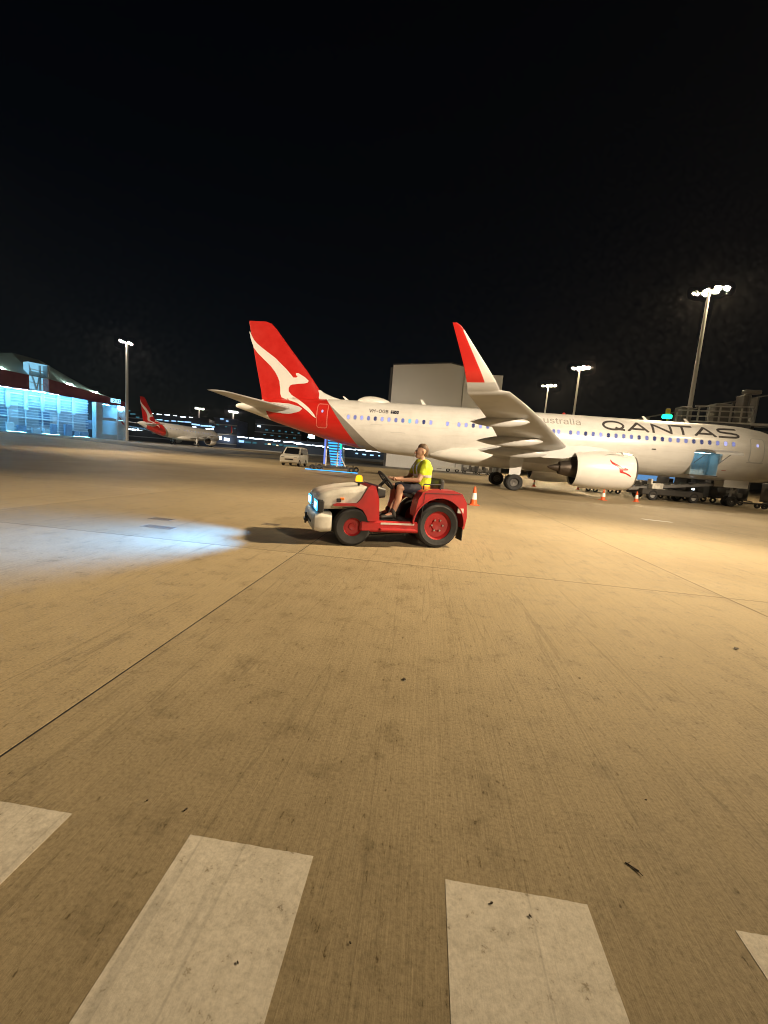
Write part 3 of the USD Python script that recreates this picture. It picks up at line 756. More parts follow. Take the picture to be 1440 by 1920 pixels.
        if detail:
            part(e, 'strake', loft([[S(15.95, 5.75 * sgn + .78 * sgn, 2.82), S(15.9, 5.75 * sgn + .80 * sgn, 2.80), S(15.9, 5.75 * sgn + .77 * sgn, 2.80)], [S(16.2, 5.75 * sgn + 1.04 * sgn, 3.06), S(16.35, 5.75 * sgn + 1.05 * sgn, 3.05), S(16.35, 5.75 * sgn + 1.02 * sgn, 3.05)], [S(17.15, 5.75 * sgn + .80 * sgn, 2.78), S(17.2, 5.75 * sgn + .8 * sgn, 2.76), S(17.2, 5.75 * sgn + .77 * sgn, 2.78)]]), 'grey_paint')
    # small red emblem on the starboard nacelle
    if detail:
        sc = .30
        cx, cz = np.mean([-a for a, b in ROO]), np.mean([b for a, b in ROO])
        pr = Polygon([(((-s) - cx) * .20, (z - cz) * .135) for s, z in ROO]).buffer(.022)
        def nac_surf(s, z):
            x = s * 0 + (18.72 - s)
            R_ = np.interp(x, [0, .5, 1.2, 2, 2.7, 3.2, 3.5], [1.07, 1.17, 1.235, 1.25, 1.235, 1.2, 1.13])
            return 5.75 + np.sqrt(np.maximum(R_ ** 2 - (z - 1.82 - .02 * x) ** 2, .01))
        part(t, 'nacelle_emblem', decal(extrude(pr, .01), lambda x, y: (16.15 - x, 2.02 + y), nac_surf, t=.008, size=.1), 'red_paint', smooth=30)
    # landing gear
    for sgn in (1, -1):
        g = part(t, 'main_gear', cat(bar(S(21.95, 3.75 * sgn, 2.6), S(21.98, 3.79 * sgn, .56), .12, 12), bar(S(21.98, 3.30 * sgn, .565), S(21.98, 4.28 * sgn, .565), .08, 10), bar(S(21.9, 2.6 * sgn, 2.35), S(21.98, 3.76 * sgn, 1.2), .06), bar(S(22.2, 3.78 * sgn, 1.5), S(22.25, 3.79 * sgn, .7), .03)), 'galvanised', smooth=40)
        for o in (-.46, .46):
            c = S(21.98, (3.79 + o) * sgn, .57)
            wh = part(g, 'wheel', tyre(.57, .40, .30, c[0], c[1], c[2]), 'black_rubber', smooth=35)
            part(t, 'wheel_hub', wheel_rim(.30, .36, *c), 'dark_metal', smooth=35)
        dz = [S(21.45, 4.15 * sgn, 2.75), S(22.45, 4.15 * sgn, 2.75), S(22.35, 4.02 * sgn, 1.1), S(21.60, 4.02 * sgn, 1.1)]
        part(t, 'gear_door', loft([np.array(dz), np.array(dz) + [0, .05 * sgn, 0]]), 'light_grey_paint')
    ng = part(t, 'nose_gear', cat(bar(S(5.0, 0, 2.2), S(5.07, 0, .4), .085, 12), bar(S(5.07, -.32, .385), S(5.07, .32, .385), .05), bar(S(4.0, 0, 2.1), S(5.02, 0, .95), .045), box(MGS - 5.25, MGS - 4.9, -.2, .2, 1.0, 1.2)), 'galvanised', smooth=40)
    for o in (-.26, .26):
        part(ng, 'wheel', tyre(.385, .22, .19, MGS - 5.07, o, .385), 'black_rubber', smooth=35)
        part(t, 'wheel_hub', wheel_rim(.19, .2, MGS - 5.07, o, .385), 'dark_metal', smooth=35)
    for o in (-.55, .55):
        part(t, 'nose_gear_door', cham(MGS - 6.0, MGS - 4.3, o - .02, o + .02, 1.42, 2.0, .01), 'white_paint')
    # windscreen
    for sgn in (1, -1):
        for s0, s1, z0, z1 in ((2.0, 2.7, 4.35, 4.78), (2.78, 3.5, 4.42, 4.98)):
            m = extrude(Polygon([(0, 0), (s1 - s0, 0), (s1 - s0 - .05, z1 - z0 - .12), (.05, z1 - z0)]), .01)
            d = decal(m, lambda x, y, s1=s1, z0=z0: (s1 - x, z0 + y), fus_lat, t=.008, size=.2)
            part(t, 'windscreen_pane', d if sgn == 1 else mirror_y(d), 'dark_glass')
    # cabin windows
    st = [34.56 - .533 * k for k in range(13)] + [26.90, 26.04, 25.51, 24.97, 24.44] + [23.9 - .533 * k for k in range(10)] + [18.75, 17.90, 17.36] + [16.83 - .533 * k for k in range(20)]
    WZ = 4.485
    ring = rounded(.29, .40, .13).difference(rounded(.225, .325, .105))
    pane = rounded(.235, .335, .11)
    order = 'bmbmdbbmmcbdb' + 'b' + 'bbdb' + 'm' * 10 + 'bmb' + 'dmbdmmmdmddmmmdddmbm'
    for k, s in enumerate(st if detail else st[::3]):
        o = order[k % len(order)]
        w = part(t, 'window', decal(extrude(ring, .01), lambda x, y, s=s: (s - x, WZ + y), fus_lat, t=.010, size=.3), 'light_grey_paint')
        part(w, 'pane', decal(extrude(pane, .01), lambda x, y, s=s: (s - x, WZ + y), fus_lat, t=.003, size=.3), {'b': 'pane_bright', 'm': 'pane_mid', 'd': 'pane_dim', 'c': 'pane_cyan'}[o])
    if not detail:
        return t
    # doors
    def door(s, z, w, h, name, mat, fmat, lab=None):
        rg = rounded(w + .10, h + .10, .2).difference(rounded(w, h, .16))
        d = part(t, name, decal(extrude(rounded(w - .02, h - .02, .15), .01), lambda x, y: (s - x, z + y), fus_lat, t=.004, size=.2), mat, smooth=30, label=lab)
        part(d, 'door_frame', decal(extrude(rg, .01), lambda x, y: (s - x, z + y), fus_lat, t=.012, size=.2), fmat)
        part(d, 'door_window', decal(extrude(rounded(.16, .22, .07), .01), lambda x, y: (s - x, z + .35 + y), fus_lat, t=.010, size=.2), 'pane_bright')
        return d
    door(36.72, 4.46, .82, 1.82, 'rear_door', 'red_paint', 'trim_pink')
    door(5.06, 4.15, .90, 1.62, 'front_door', 'white_paint', 'light_grey_paint')
    part(t, 'door_sill', decal(extrude(sbox(-.55, -.03, .55, .03), .01), lambda x, y: (5.06 - x, 3.28 + y), fus_lat, t=.02, size=.2), 'grey_paint')
    # lettering
    for poly, x0 in airline_letters():
        part(t, 'letter', decal(extrude(poly, .01), lambda x, y, x0=x0: (15.62 - (x + x0) * .815, 4.90 + y * .72), fus_lat, t=.006, size=.12), 'dark_text')
    tm = meshkit.text_mesh('Spirit of Australia', .46, .01)
    tm.vertices[:, 0] *= 1.28
    L = tm.vertices[:, 0].max()
    part(t, 'script_lettering', decal(tm, lambda x, y: (17.15 + L - x, 5.10 + y), fus_lat, t=.006, size=.12), 'grey_text')
    tm = meshkit.text_mesh('VH-OGB', .26, .01, bold=True)
    tm.vertices[:, 0] *= 1.0
    part(t, 'registration', decal(tm, lambda x, y: (33.0 - x, 4.97 + y), fus_lat, t=.006, size=.12), 'dark_text')
    part(t, 'flag_emblem', decal(extrude(sbox(0, 0, .62, .26), .01), lambda x, y: (31.30 - x, 4.96 + y), fus_lat, t=.006, size=.12), 'navy_cloth')
    part(t, 'flag_emblem', decal(extrude(unary_union([sbox(.03, .17, .28, .19), sbox(.14, .14, .16, .24), Point(.15, .06).buffer(.025), Point(.46, .06).buffer(.02), Point(.46, .2).buffer(.02), Point(.4, .13).buffer(.02), Point(.53, .15).buffer(.02)]), .01), lambda x, y: (31.30 - x, 4.96 + y), fus_lat, t=.009, size=.12), 'cone_white')
    # vents, outlets and markings along the side
    for s, z, w, h, mt in ((32.3, 4.03, .95, .035, 'grey_paint'), (30.6, 3.55, 1.15, .03, 'grey_paint'), (12.0, 3.72, .30, .09, 'dark_metal'), (7.9, 3.93, .34, .08, 'pale_red'), (28.9, 3.85, .22, .03, 'cone_white'), (27.3, 3.95, .34, .03, 'cone_white'), (25.2, 3.95, .34, .03, 'cone_white'), (16.0, 4.13, 1.4, .035, 'cone_white'), (6.8, 2.6, .3, .05, 'pale_red'), (20.2, 2.2, .5, .04, 'grey_paint')):
        part(t, 'service_marking', decal(extrude(rounded(w, h, h * .4), .01), lambda x, y, s=s, z=z: (s - x, z + y), fus_lat, t=.009, size=.25), mt)
    # satcom radome and aerials on the roof
    rad = []
    for s, k in ((31.5, .04), (31.7, .42), (32.1, .74), (32.7, .97), (33.2, 1), (33.7, .84), (34.1, .46), (34.3, .05)):
        rad.append([S(s, .75 * k * math.cos(a), 5.93 + .46 * k * math.sin(a)) for a in np.arange(24) * 2 * PI / 24])
    part(t, 'radome', loft(rad), 'white_paint', smooth=45)
    for s, hh in ((35.2, .26), (28.9, .42), (22.0, .3), (12.0, .3), (9.0, .3)):
        part(t, 'blade_aerial', loft([[S(s, .03, 5.9), S(s - .36, 0, 5.9), S(s, -.03, 5.9)], [S(s + .28, .012, 5.98 + hh), S(s + .12, 0, 5.98 + hh), S(s + .28, -.012, 5.98 + hh)]]), 'white_paint')
    part(t, 'beacon', move(revolve([(.12, 0), (.12, .08), (.07, .15), (.001, .17)], 16), S(18.0, 0, 5.98)), 'red_paint', smooth=40)
        # open hold
    ho = t
    x0, x1 = MGS - 9.19, MGS - 7.37
    liner = cat(box(x0, x1, -.58, -.56, 2.17, 3.79), box(x0, x0 + .012, -1.72, -.58, 2.17, 3.79), box(x1 - .012, x1, -1.72, -.58, 2.17, 3.79), box(x0, x1, -1.70, -.58, 2.165, 2.18), box(x0, x1, -1.80, -.58, 3.78, 3.792))
    hd = part(ho, 'cargo_hold', liner, 'cargo_liner')
    net = []
    for k in range(9):
        net.append(sqbar((x0 + .06 + k * .21, -.80, 2.2), (x0 + .1 + k * .21, -.80, 3.58), .018))
    for k in range(6):
        net.append(sqbar((x0 + .04, -.80, 2.3 + k * .23), (x1 - .04, -.80, 2.32 + k * .23), .018))
    part(hd, 'cargo_net', cat(*net), 'stair_blue')
    part(hd, 'hold_lamp', box(x0 + .3, x1 - .3, -1.2, -1.05, 3.755, 3.778), 'hold_lamp')
    part(hd, 'sill_plate', box(x0 - .05, x1 + .05, -1.78, -1.60, 2.10, 2.16), 'dark_metal')
    # the door, hinged along its top and swung out level
    dd = []
    for y, z, o in ((-1.99, 3.86, 0), (-2.4, 3.90, .12), (-2.85, 3.87, .26), (-3.25, 3.78, .38), (-3.45, 3.68, .44)):
        dd.append([(x0 + .02 + o, y, z - .06), (x1 - .02 + o, y, z - .06), (x1 - .02 + o, y, z + .06), (x0 + .02 + o, y, z + .06)])
    cd = part(t, 'cargo_door', loft(dd), 'grey_paint', smooth=35)
    part(cd, 'door_strut', bar((x0 + .1, -1.85, 3.0), (x0 + .4, -2.9, 3.80), .025), 'steel')
    part(cd, 'door_strut', bar((x1 - .1, -1.85, 3.0), (x1 + .1, -2.9, 3.80), .025), 'steel')
    return t

paint('trim_pink', (.62, .20, .17), .45, var=.1)
paint('pale_red', (.45, .16, .13), .5, var=.1)
paint('grey_text', (.30, .28, .26), .5, var=.1)
build_airliner('airliner', 'large white airliner with red tail, upturned red winglet and open hold', (NX - MGS, AY, 0), 0)
far_p = np.array([0, 0, EYE_H]) + ((258 - 720) / FPX * rt - (815 - 960) / FPX * up + fw) * 108
build_airliner('airliner', 'small distant white airliner with a red tail, seen from behind beside the hangar', (far_p[0] - .03 * 22.3, far_p[1] + 22.3, .8), 92, detail=False)

# ================================================================ TRACTOR AND DRIVER
TUG_A = 202.0
TUG = thing('baggage_tractor', 'small open red and white baggage tractor with lit headlamps crossing the apron', 'tractor', (-.66, 7.37, 0), TUG_A)
WB, TR = 1.47, .55
FXx, RXx = .735, -.735
def side_profile(pts):
    return Polygon(pts)
# chassis and floor
part(TUG, 'chassis', cham(-.95, 1.10, -.42, .42, .20, .36, .03), 'dark_metal')
part(TUG, 'floor', cham(-.40, .56, -.60, .60, .34, .40, .015), 'black_rubber')
for sgn in (1, -1):
    part(TUG, 'side_sill', cham(-.42, .62, min(.54 * sgn, .62 * sgn), max(.54 * sgn, .62 * sgn), .24, .43, .03), 'tug_red')
    st_ = part(TUG, 'step', cham(-.32, .30, min(.60 * sgn, .72 * sgn), max(.60 * sgn, .72 * sgn), .28, .315, .01), 'tug_red')
# hood: lofted from the cowl to the nose
def rrect(x, w, z0, z1, r=.07, n=5):
    p = rounded(w, z1 - z0, min(r, .45 * (z1 - z0)))
    c = np.array(p.exterior.coords)[:-1]
    return np.stack([np.full(len(c), x), c[:, 0], c[:, 1] + (z0 + z1) / 2], 1)
hood = loft([rrect(x, w, a, b, .09) for x, w, a, b in ((.42, 1.14, .58, .97), (.60, 1.14, .58, .965), (.90, 1.14, .58, .92), (1.15, 1.14, .57, .86), (1.26, 1.12, .56, .82), (1.31, 1.04, .60, .77))])
hd_ = part(TUG, 'hood', hood, 'tug_white', smooth=35)
part(hd_, 'hood_seam', cat(sqbar((.46, -.556, .76), (1.06, -.515, .74), .012), sqbar((.46, .556, .76), (1.06, .515, .74), .012)), 'dark_metal')
for k in range(5):
    part(hd_, 'vent_slat', cat(*[move(cham(0, .30, -.006, .006, -.008, .008, .003), (.62, sg * .548, .62 + k * .026)) for sg in (1, -1)]), 'dark_metal')
# nose: grille panel and bumper
part(TUG, 'grille', cham(1.24, 1.295, -.44, .44, .44, .60, .02), 'dark_metal')
for k in range(4):
    part(TUG, 'grille_bar', cham(1.29, 1.31, -.40, .40, .46 + k * .034, .478 + k * .034, .006), 'steel')
bum = loft([rrect(x, w, a, b, .08) for x, w, a, b in ((1.08, 1.20, .22, .52), (1.24, 1.26, .21, .53), (1.35, 1.22, .23, .51), (1.395, 1.06, .28, .46))])
part(TUG, 'bumper', bum, 'tug_white', smooth=35)
part(TUG, 'bumper_strip', cham(1.38, 1.41, -.48, .48, .35, .385, .01), 'black_rubber')
for sgn in (1, -1):
    y = .44 * sgn
    hl = part(TUG, 'headlight', cham(1.22, 1.325, y - .215, y + .215, .535, .725, .02), 'black_paint')
    part(hl, 'lens', cham(1.323, 1.335, y - .20, y + .20, .55, .71, .004), 'head_glow')
    part(hl, 'bulb_glare', cham(1.334, 1.341, y - .11, y + .11, .585, .675, .003), 'head_core')
# front fenders over the wheels, sweeping up into the cowl
fend = Polygon([(.30, .40), (.34, .72), (.42, .95), (.52, .965), (.64, .80), (.74, .70), (.70, .64), (.62, .66), (.52, .60), (.44, .46), (.44, .40)])
cowl = Polygon([(.30, .40), (.33, .78), (.40, .985), (.47, 1.0), (.53, .96), (.55, .60), (.55, .40)])
part(TUG, 'cowl', extr_xz(cowl, -.60, .60), 'tug_red', smooth=30)
for sgn in (1, -1):
    part(TUG, 'front_fender', extr_xz(Polygon([(.36, .42), (.37, .70), (.44, .93), (.54, .945), (.63, .78), (.70, .70), (1.02, .685), (1.08, .66), (1.06, .64), (.74, .655), (.60, .60), (.53, .50), (.50, .42)]), .46 * sgn, .63 * sgn), 'tug_red', smooth=30)
# dash and steering
part(TUG, 'dashboard', loft([rrect(.20, .98, .80, .96, .05), rrect(.34, 1.06, .78, 1.0, .06)]), 'black_paint', smooth=35)
stw = part(TUG, 'steering_column', bar((.30, 0, .82), (.08, 0, 1.06), .03), 'black_paint')
tor = trimesh.creation.torus(.19, .018, major_sections=28, minor_sections=8)
tor = move(cat(tor, bar((-.18, 0, 0), (.18, 0, 0), .012), bar((0, -.18, 0), (0, .18, 0), .012), trimesh.creation.cylinder(.045, .03)), (.07, 0, 1.07), ry=-48)
part(stw, 'steering_wheel', tor, 'black_rubber', smooth=40)
# rear body: a rounded red tub with wheel arches and the seat in it
arch = lambda r: Point(RXx, .40).buffer(r, quad_segs=16)
tub = Polygon([(-.30, .40), (-.30, .62), (-.335, .82), (-.40, .935), (-.50, .985), (-.95, 1.0), (-1.12, .95), (-1.22, .80), (-1.25, .55), (-1.22, .34), (-1.05, .34), (-.95, .36), (-.42, .36)])
for sgn in (1, -1):
    part(TUG, 'rear_fender', extr_xz(tub.difference(arch(.455)), .36 * sgn, .64 * sgn), 'tug_red', smooth=30)
    part(TUG, 'fender_trim', extr_xz(arch(.475).difference(arch(.455)).intersection(sbox(-2, .40, 2, 2)), .60 * sgn, .66 * sgn), 'tug_red', smooth=30)
part(TUG, 'rear_body', extr_xz(Polygon([(-.62, .36), (-.62, .78), (-.95, .80), (-.98, .97), (-1.12, .94), (-1.22, .80), (-1.25, .55), (-1.22, .34)]), -.36, .36), 'tug_red', smooth=30)
part(TUG, 'seat', cat(loft([rrect(-.86, .56, .78, .88, .04), rrect(-.40, .54, .78, .90, .04), rrect(-.36, .50, .80, .88, .03)])), 'seat_vinyl', smooth=35)
part(TUG, 'seat_back', cham(-.95, -.84, -.27, .27, .90, 1.16, .04), 'seat_vinyl')
part(TUG, 'tow_hitch', cat(cham(-1.34, -1.20, -.10, .10, .36, .52, .02), bar((-1.30, 0, .3), (-1.30, 0, .58), .025)), 'dark_metal')
part(TUG, 'tail_light', cham(-1.262, -1.25, -.55, -.42, .62, .72, .004), 'red_paint')
part(TUG, 'tail_light', cham(-1.262, -1.25, .42, .55, .62, .72, .004), 'red_paint')
for sgn in (1, -1):
    w = part(TUG, 'front_wheel', tyre(.31, .20, .15, FXx, .52 * sgn), 'black_rubber', smooth=35)
    part(w, 'rim', wheel_rim(.15, .17, FXx, .52 * sgn, .31), 'tug_red', smooth=35)
    w = part(TUG, 'rear_wheel', tyre(.385, .25, .245, RXx, .52 * sgn), 'black_rubber', smooth=35)
    part(w, 'rim', wheel_rim(.245, .22, RXx, .52 * sgn, .385), 'tug_red', smooth=35)
    part(w, 'wheel_nut', cat(*[move(trimesh.creation.cylinder(.016, .03, sections=6), (RXx + .10 * math.cos(a), .52 * sgn + .06 * sgn, .385 + .10 * math.sin(a)), rx=90) for a in np.arange(6) * PI / 3]), 'steel')
# amber beacon on a short stalk on the near side of the hood
bc = part(TUG, 'beacon_stalk', cat(bar((.62, .30, .92), (.62, .30, 1.02), .02), cham(.55, .69, .23, .37, 1.01, 1.03, .008)), 'black_paint')
part(bc, 'beacon_lamp', move(revolve([(.055, 0), (.06, .03), (.055, .08), (.035, .105), (.001, .112)], 20), (.62, .30, 1.03)), 'amber_glow', smooth=40)
for sgn in (1, -1):
    part(TUG, 'reflective_strip', box(-.30, .28, min(.618 * sgn, .624 * sgn), max(.618 * sgn, .624 * sgn), .375, .405), 'reflective_tape')
    part(TUG, 'reflective_strip', box(-1.17, -1.06, min(.640 * sgn, .646 * sgn), max(.640 * sgn, .646 * sgn), .62, .70), 'reflective_tape')
    part(TUG, 'fender_seam', cat(sqbar((-.44, .642 * sgn, .93), (-.40, .642 * sgn, .42), .008), sqbar((-.44, .642 * sgn, .93), (-1.1, .642 * sgn, .94), .008)), 'black_paint')
    part(TUG, 'grab_handle', cat(bar((-.42, .60 * sgn, .98), (-.42, .60 * sgn, 1.07), .012), bar((-.42, .60 * sgn, 1.07), (-.72, .60 * sgn, 1.08), .012), bar((-.72, .60 * sgn, 1.08), (-.72, .60 * sgn, .99), .012)), 'black_paint')
    part(TUG, 'mud_flap', box(-1.20, -1.185, min(.40 * sgn, .63 * sgn), max(.40 * sgn, .63 * sgn), .14, .36), 'black_rubber')
    part(TUG, 'side_marker', cham(.90, .97, min(.565 * sgn, .58 * sgn), max(.565 * sgn, .58 * sgn), .74, .775, .004), 'hi_vis_orange')
part(TUG, 'front_tow_pin', cat(cham(1.38, 1.46, -.08, .08, .30, .36, .01), bar((1.43, 0, .26), (1.43, 0, .44), .018)), 'dark_metal')
part(TUG, 'hood_latch', cham(.95, 1.02, .56, .585, .70, .76, .006), 'black_paint')
part(TUG, 'brake_hose', cat(bar((-.2, .45, .22), (.4, .47, .17), .012), bar((.4, .47, .17), (.62, .44, .24), .012)), 'black_rubber')
part(TUG, 'gauge_panel', cham(.185, .20, -.22, .22, .83, .93, .004), 'dark_glass')
# headlamp beams
ca, sa = math.cos(math.radians(TUG_A)), math.sin(math.radians(TUG_A))
def tugw(x, y, z):
    return (-.66 + ca * x - sa * y, 7.39 + sa * x + ca * y, z)
for k, sgn in enumerate((1, -1)):
    area_spot(str(TUG.GetPath()) + f'/headlight{"" if k == 0 else "_001"}/beam', (1.37, .44 * sgn, .63), (6.5, .44 * sgn + .50, 1.30), (.09, .38, 1.0), HEADLIGHT_POWER, .05, 41, 1.0)

# ---- the driver (built in the tractor's axes, then turned and placed)
def chain(bones, refine=.02, smooth_it=8):
    ms = []
    for (a, ra), (b, rb) in bones:
        sa_ = trimesh.creation.icosphere(2, ra); sa_.apply_translation(a)
        sb_ = trimesh.creation.icosphere(2, rb); sb_.apply_translation(b)
        v, f = hull(np.vstack([sa_.vertices, sb_.vertices]))
        ms.append(manifold3d.Manifold(manifold3d.Mesh(v.astype(np.float32), f.astype(np.uint32))))
    u = manifold3d.Manifold.batch_boolean(ms, manifold3d.OpType.Add).refine_to_length(refine).to_mesh()
    m = trimesh.Trimesh(u.vert_properties[:, :3], u.tri_verts, process=True)
    if smooth_it:
        trimesh.smoothing.filter_taubin(m, iterations=smooth_it)
    return m

def J(*p):
    return np.array(p, float)
hip, waist, chest, neck, head = J(-.60, 0, .96), J(-.62, 0, 1.12), J(-.60, 0, 1.32), J(-.575, 0, 1.47), J(-.545, 0, 1.615)
body = []
B = lambda a, ra, b, rb: body.append(((a, ra), (b, rb)))
for s_ in (1, -1):
    B(hip + [0, .08 * s_, 0], .115, waist + [0, .06 * s_, 0], .105)
    B(waist + [0, .06 * s_, 0], .105, chest + [0, .08 * s_, 0], .125)
    B(chest + [0, .08 * s_, .0], .115, chest + [.01, .175 * s_, .07], .07)
B(chest + [0, 0, .05], .10, neck, .06)
B(neck, .058, head + [-.01, 0, -.05], .062)
B(head + [-.02, 0, .025], .095, head + [.015, 0, -.01], .088)
B(head + [.02, 0, -.03], .075, head + [.055, 0, -.075], .045)
B(head + [.085, 0, .0], .014, head + [.112, 0, -.025], .016)          # nose
for s_ in (1, -1):
    B(head + [-.01, .092 * s_, .01], .018, head + [-.015, .096 * s_, -.03], .014)   # ears
LIMB = {}
for s_ in (1, -1):
    sh, el, wr = chest + [.01, .20 * s_, .075], J(-.44, .275 * s_, 1.12), J(-.16, .175 * s_, 1.105)
    kn, an, toe = J(-.15, .165 * s_, .955), J(-.06, .15 * s_, .50), J(.11, .16 * s_, .435)
    LIMB[s_] = (sh, el, wr, kn, an, toe)
    B(sh, .062, el, .045)
    B(el, .045, wr, .030)
    B(hip + [.0, .10 * s_, -.01], .105, kn, .068)
    B(kn, .066, kn * .55 + an * .45 + [-.025, 0, 0], .060)
    B(kn * .55 + an * .45 + [-.025, 0, 0], .060, an, .040)
    B(an, .042, toe, .030)
    # hand: palm on the rim and four fingers that close round it, thumb on the near side
    pc = wr + [.075, -.02 * s_, .0]
    B(wr, .028, pc, .032)
    for k, (dy, ln) in enumerate(((-.03, .9), (-.01, 1.0), (.01, .97), (.028, .78))):
        a = pc + [.022, dy, .012]
        b = a + np.array([.038 * ln, 0, .012])
        c = b + np.array([.018 * ln, 0, -.030 * ln])
        d = c + np.array([-.018 * ln, 0, -.018 * ln])
        B(a, .011, b, .010)
        B(b, .010, c, .009)
        B(c, .009, d, .008)
    a = pc + [.0, -.03 * s_, .005]
    B(a, .014, a + [.03, -.022 * s_, .0], .011)
    B(a + [.03, -.022 * s_, .0], .011, a + [.055, -.014 * s_, -.012], .009)
DR = thing('person', 'tractor driver in a yellow safety vest and dark shorts, both hands on the wheel', 'person', (-.66, 7.37, 0), TUG_A)
BODY = part(DR, 'body', chain(body, .014, 6), 'skin', smooth=True)
vest = []
for s_ in (1, -1):
    sh, el = LIMB[s_][:2]
    vest += [((hip + [0, .085 * s_, .02], .130), (waist + [0, .065 * s_, 0], .128)), ((waist + [0, .065 * s_, 0], .128), (chest + [0, .085 * s_, 0], .145)), ((chest + [0, .085 * s_, 0], .135), (chest + [.01, .17 * s_, .08], .085)), ((sh, .082), (sh * .45 + el * .55, .066))]
vest.append(((chest + [0, 0, .06], .11), (neck + [0, 0, -.055], .088)))
VM = chain(vest, .014, 6)
VM.vertices = VM.vertices + VM.vertex_normals * ((meshkit.fbm(VM.vertices * [16, 16, 9], 3, 4) - .5) * .030)[:, None]
part(BODY, 'safety_vest', VM, 'hi_vis_yellow', smooth=True)
def band(z0, z1, grow=.006):
    c = VM.slice_plane([0, 0, z0], [0, 0, 1]).slice_plane([0, 0, z1], [0, 0, -1])
    c.vertices = c.vertices + grow * trimesh.Trimesh(c.vertices, c.faces, process=False).vertex_normals
    return c
part(BODY, 'reflective_band', band(1.17, 1.215), 'reflective_tape', smooth=True)
for s_ in (1, -1):
    st = VM.slice_plane([0, .085 * s_ - .024, 0], [0, 1, 0]).slice_plane([0, .085 * s_ + .024, 0], [0, -1, 0]).slice_plane([0, 0, 1.2], [0, 0, 1])
    st.vertices = st.vertices + .005 * trimesh.Trimesh(st.vertices, st.faces, process=False).vertex_normals
    part(BODY, 'reflective_band', st, 'reflective_tape', smooth=True)
part(BODY, 'vest_hem', band(.88, 1.02, .005), 'hi_vis_orange', smooth=True)
sho = []
for s_ in (1, -1):
    kn = LIMB[s_][3]
    sho += [((hip + [0, .085 * s_, .0], .124), (hip + [0, .10 * s_, -.01], .118)), ((hip + [.0, .10 * s_, -.01], .118), (hip * .12 + kn * .88 + [0, .0, 0], .085))]
part(BODY, 'shorts', chain(sho, .016, 5), 'navy_cloth', smooth=True)
hr = chain([((head + [-.035, 0, .058], .092), (head + [-.012, 0, .072], .076)), ((head + [-.05, 0, .04], .088), (head + [-.055, 0, -.02], .074))], .014, 4)
part(BODY, 'hair', hr, 'hair', smooth=True)
for s_ in (1, -1):
    an, toe = LIMB[s_][4:]
    part(BODY, 'boot', chain([((an + [0, 0, .05], .052), (an + [-.01, 0, -.02], .052)), ((an + [-.02, 0, -.035], .046), (toe + [.03, 0, -.005], .038))], .016, 4), 'shoe', smooth=True)
    part(BODY, 'eye', move(trimesh.creation.icosphere(1, .012), tuple(head + [.090, .033 * s_, .012])), 'black_paint', smooth=True)

# ================================================================ CONES
def build_cone(label, loc, rz):
    t = thing('traffic_cone', label, 'traffic cone', loc, rz)
    part(t, 'base', cham(-.19, .19, -.19, .19, 0, .035, .012), 'cone_orange')
    prof = [(.14, .035), (.135, .06), (.118, .17), (.075, .45), (.035, .68), (.02, .70), (.001, .70)]
    part(t, 'body', revolve(prof, 28), 'cone_orange', smooth=40)
    rr_ = lambda z: np.interp(z, [.06, .17, .45, .68], [.135, .118, .075, .035])
    part(t, 'reflective_collar', revolve([(rr_(.22), .22), (rr_(.22) + .004, .22), (rr_(.46) + .004, .46), (rr_(.46), .46)], 28), 'cone_white', smooth=40)
    return t
c0 = build_cone('near orange cone with a white collar, standing right behind the tractor', (1.8, 15.87, 0), 10)
copy_of(c0, (10.99, 27.28, 0), 33, 'orange cone on the near side below the engine nacelle')
copy_of(c0, (13.69, 28.83, 0), -20, 'orange cone just ahead of the engine intake, rightmost of all')
copy_of(c0, (10.21, 41.4, 0), 5, 'small distant cone seen between the main wheels and the nacelle')
copy_of(c0, (14.9, 43.2, 0), 60, 'distant cone half hidden beneath the rear of the nacelle')

# ================================================================ FAR AND MIDDLE DISTANCE
def at(u, v, dist):
    """The point that the photograph shows at u, v, at this depth."""
    return np.array([0, 0, EYE_H]) + ((u - 720) / FPX * rt - (v - 960) / FPX * up + fw) * dist
def foot(u, v, dist):
    p = at(u, v, dist)
    return (p[0], p[1], float(rise(p[0], p[1])))

# ---- the hangar on the left, lit inside
HG = thing('hangar', 'wide curved-roof hangar glowing blue inside under a maroon fascia', 'hangar', (-107.76, 95.75, .8), 67.16)
HL = -34.0
part(HG, 'back_wall', box(HL, 22.0, 4.0, 4.3, .0, 11.2), 'hangar_wall')
for k in range(14):
    z = .9 + k * .75
    part(HG, 'wall_rail', box(HL, 22.0, 3.70 - (.2 if k % 4 == 0 else 0), 3.998, z, z + (.12 if k % 4 else .34)), 'rail_white')
for k in range(-8, 5):
    t0 = 3.0 + 3.75 * k
    part(HG, 'column', cat(cham(t0 - .16, t0 + .16, 3.55, 3.90, .0, 6.2, .03), cham(t0 - .45, t0 + .45, 3.3, 3.90, 6.2, 11.1, .04)), 'hangar_wall_light')
for k in range(22):
    t0 = HL + 1 + k * 2.5 + RNG.uniform(-.5, .5)
    hh = RNG.uniform(1.2, 3.4)
    part(HG, 'stored_equipment', cham(t0, t0 + RNG.uniform(.9, 2.0), 1.2 + RNG.uniform(0, 1), 2.6, .1, hh, .08), ['blue_panel2', 'hangar_wall', 'grey_cladding', 'blue_panel2'][int(RNG.integers(0, 4))])
for k in range(16):
    t0 = HL + 2.2 + k * 3.5 + RNG.uniform(-.8, .8)
    part(HG, 'wall_panel', box(t0, t0 + RNG.uniform(1.0, 2.6), 3.955, 3.995, RNG.uniform(1.5, 4), RNG.uniform(5, 9)), ['blue_panel2', 'rail_white', 'hangar_wall'][k % 3])
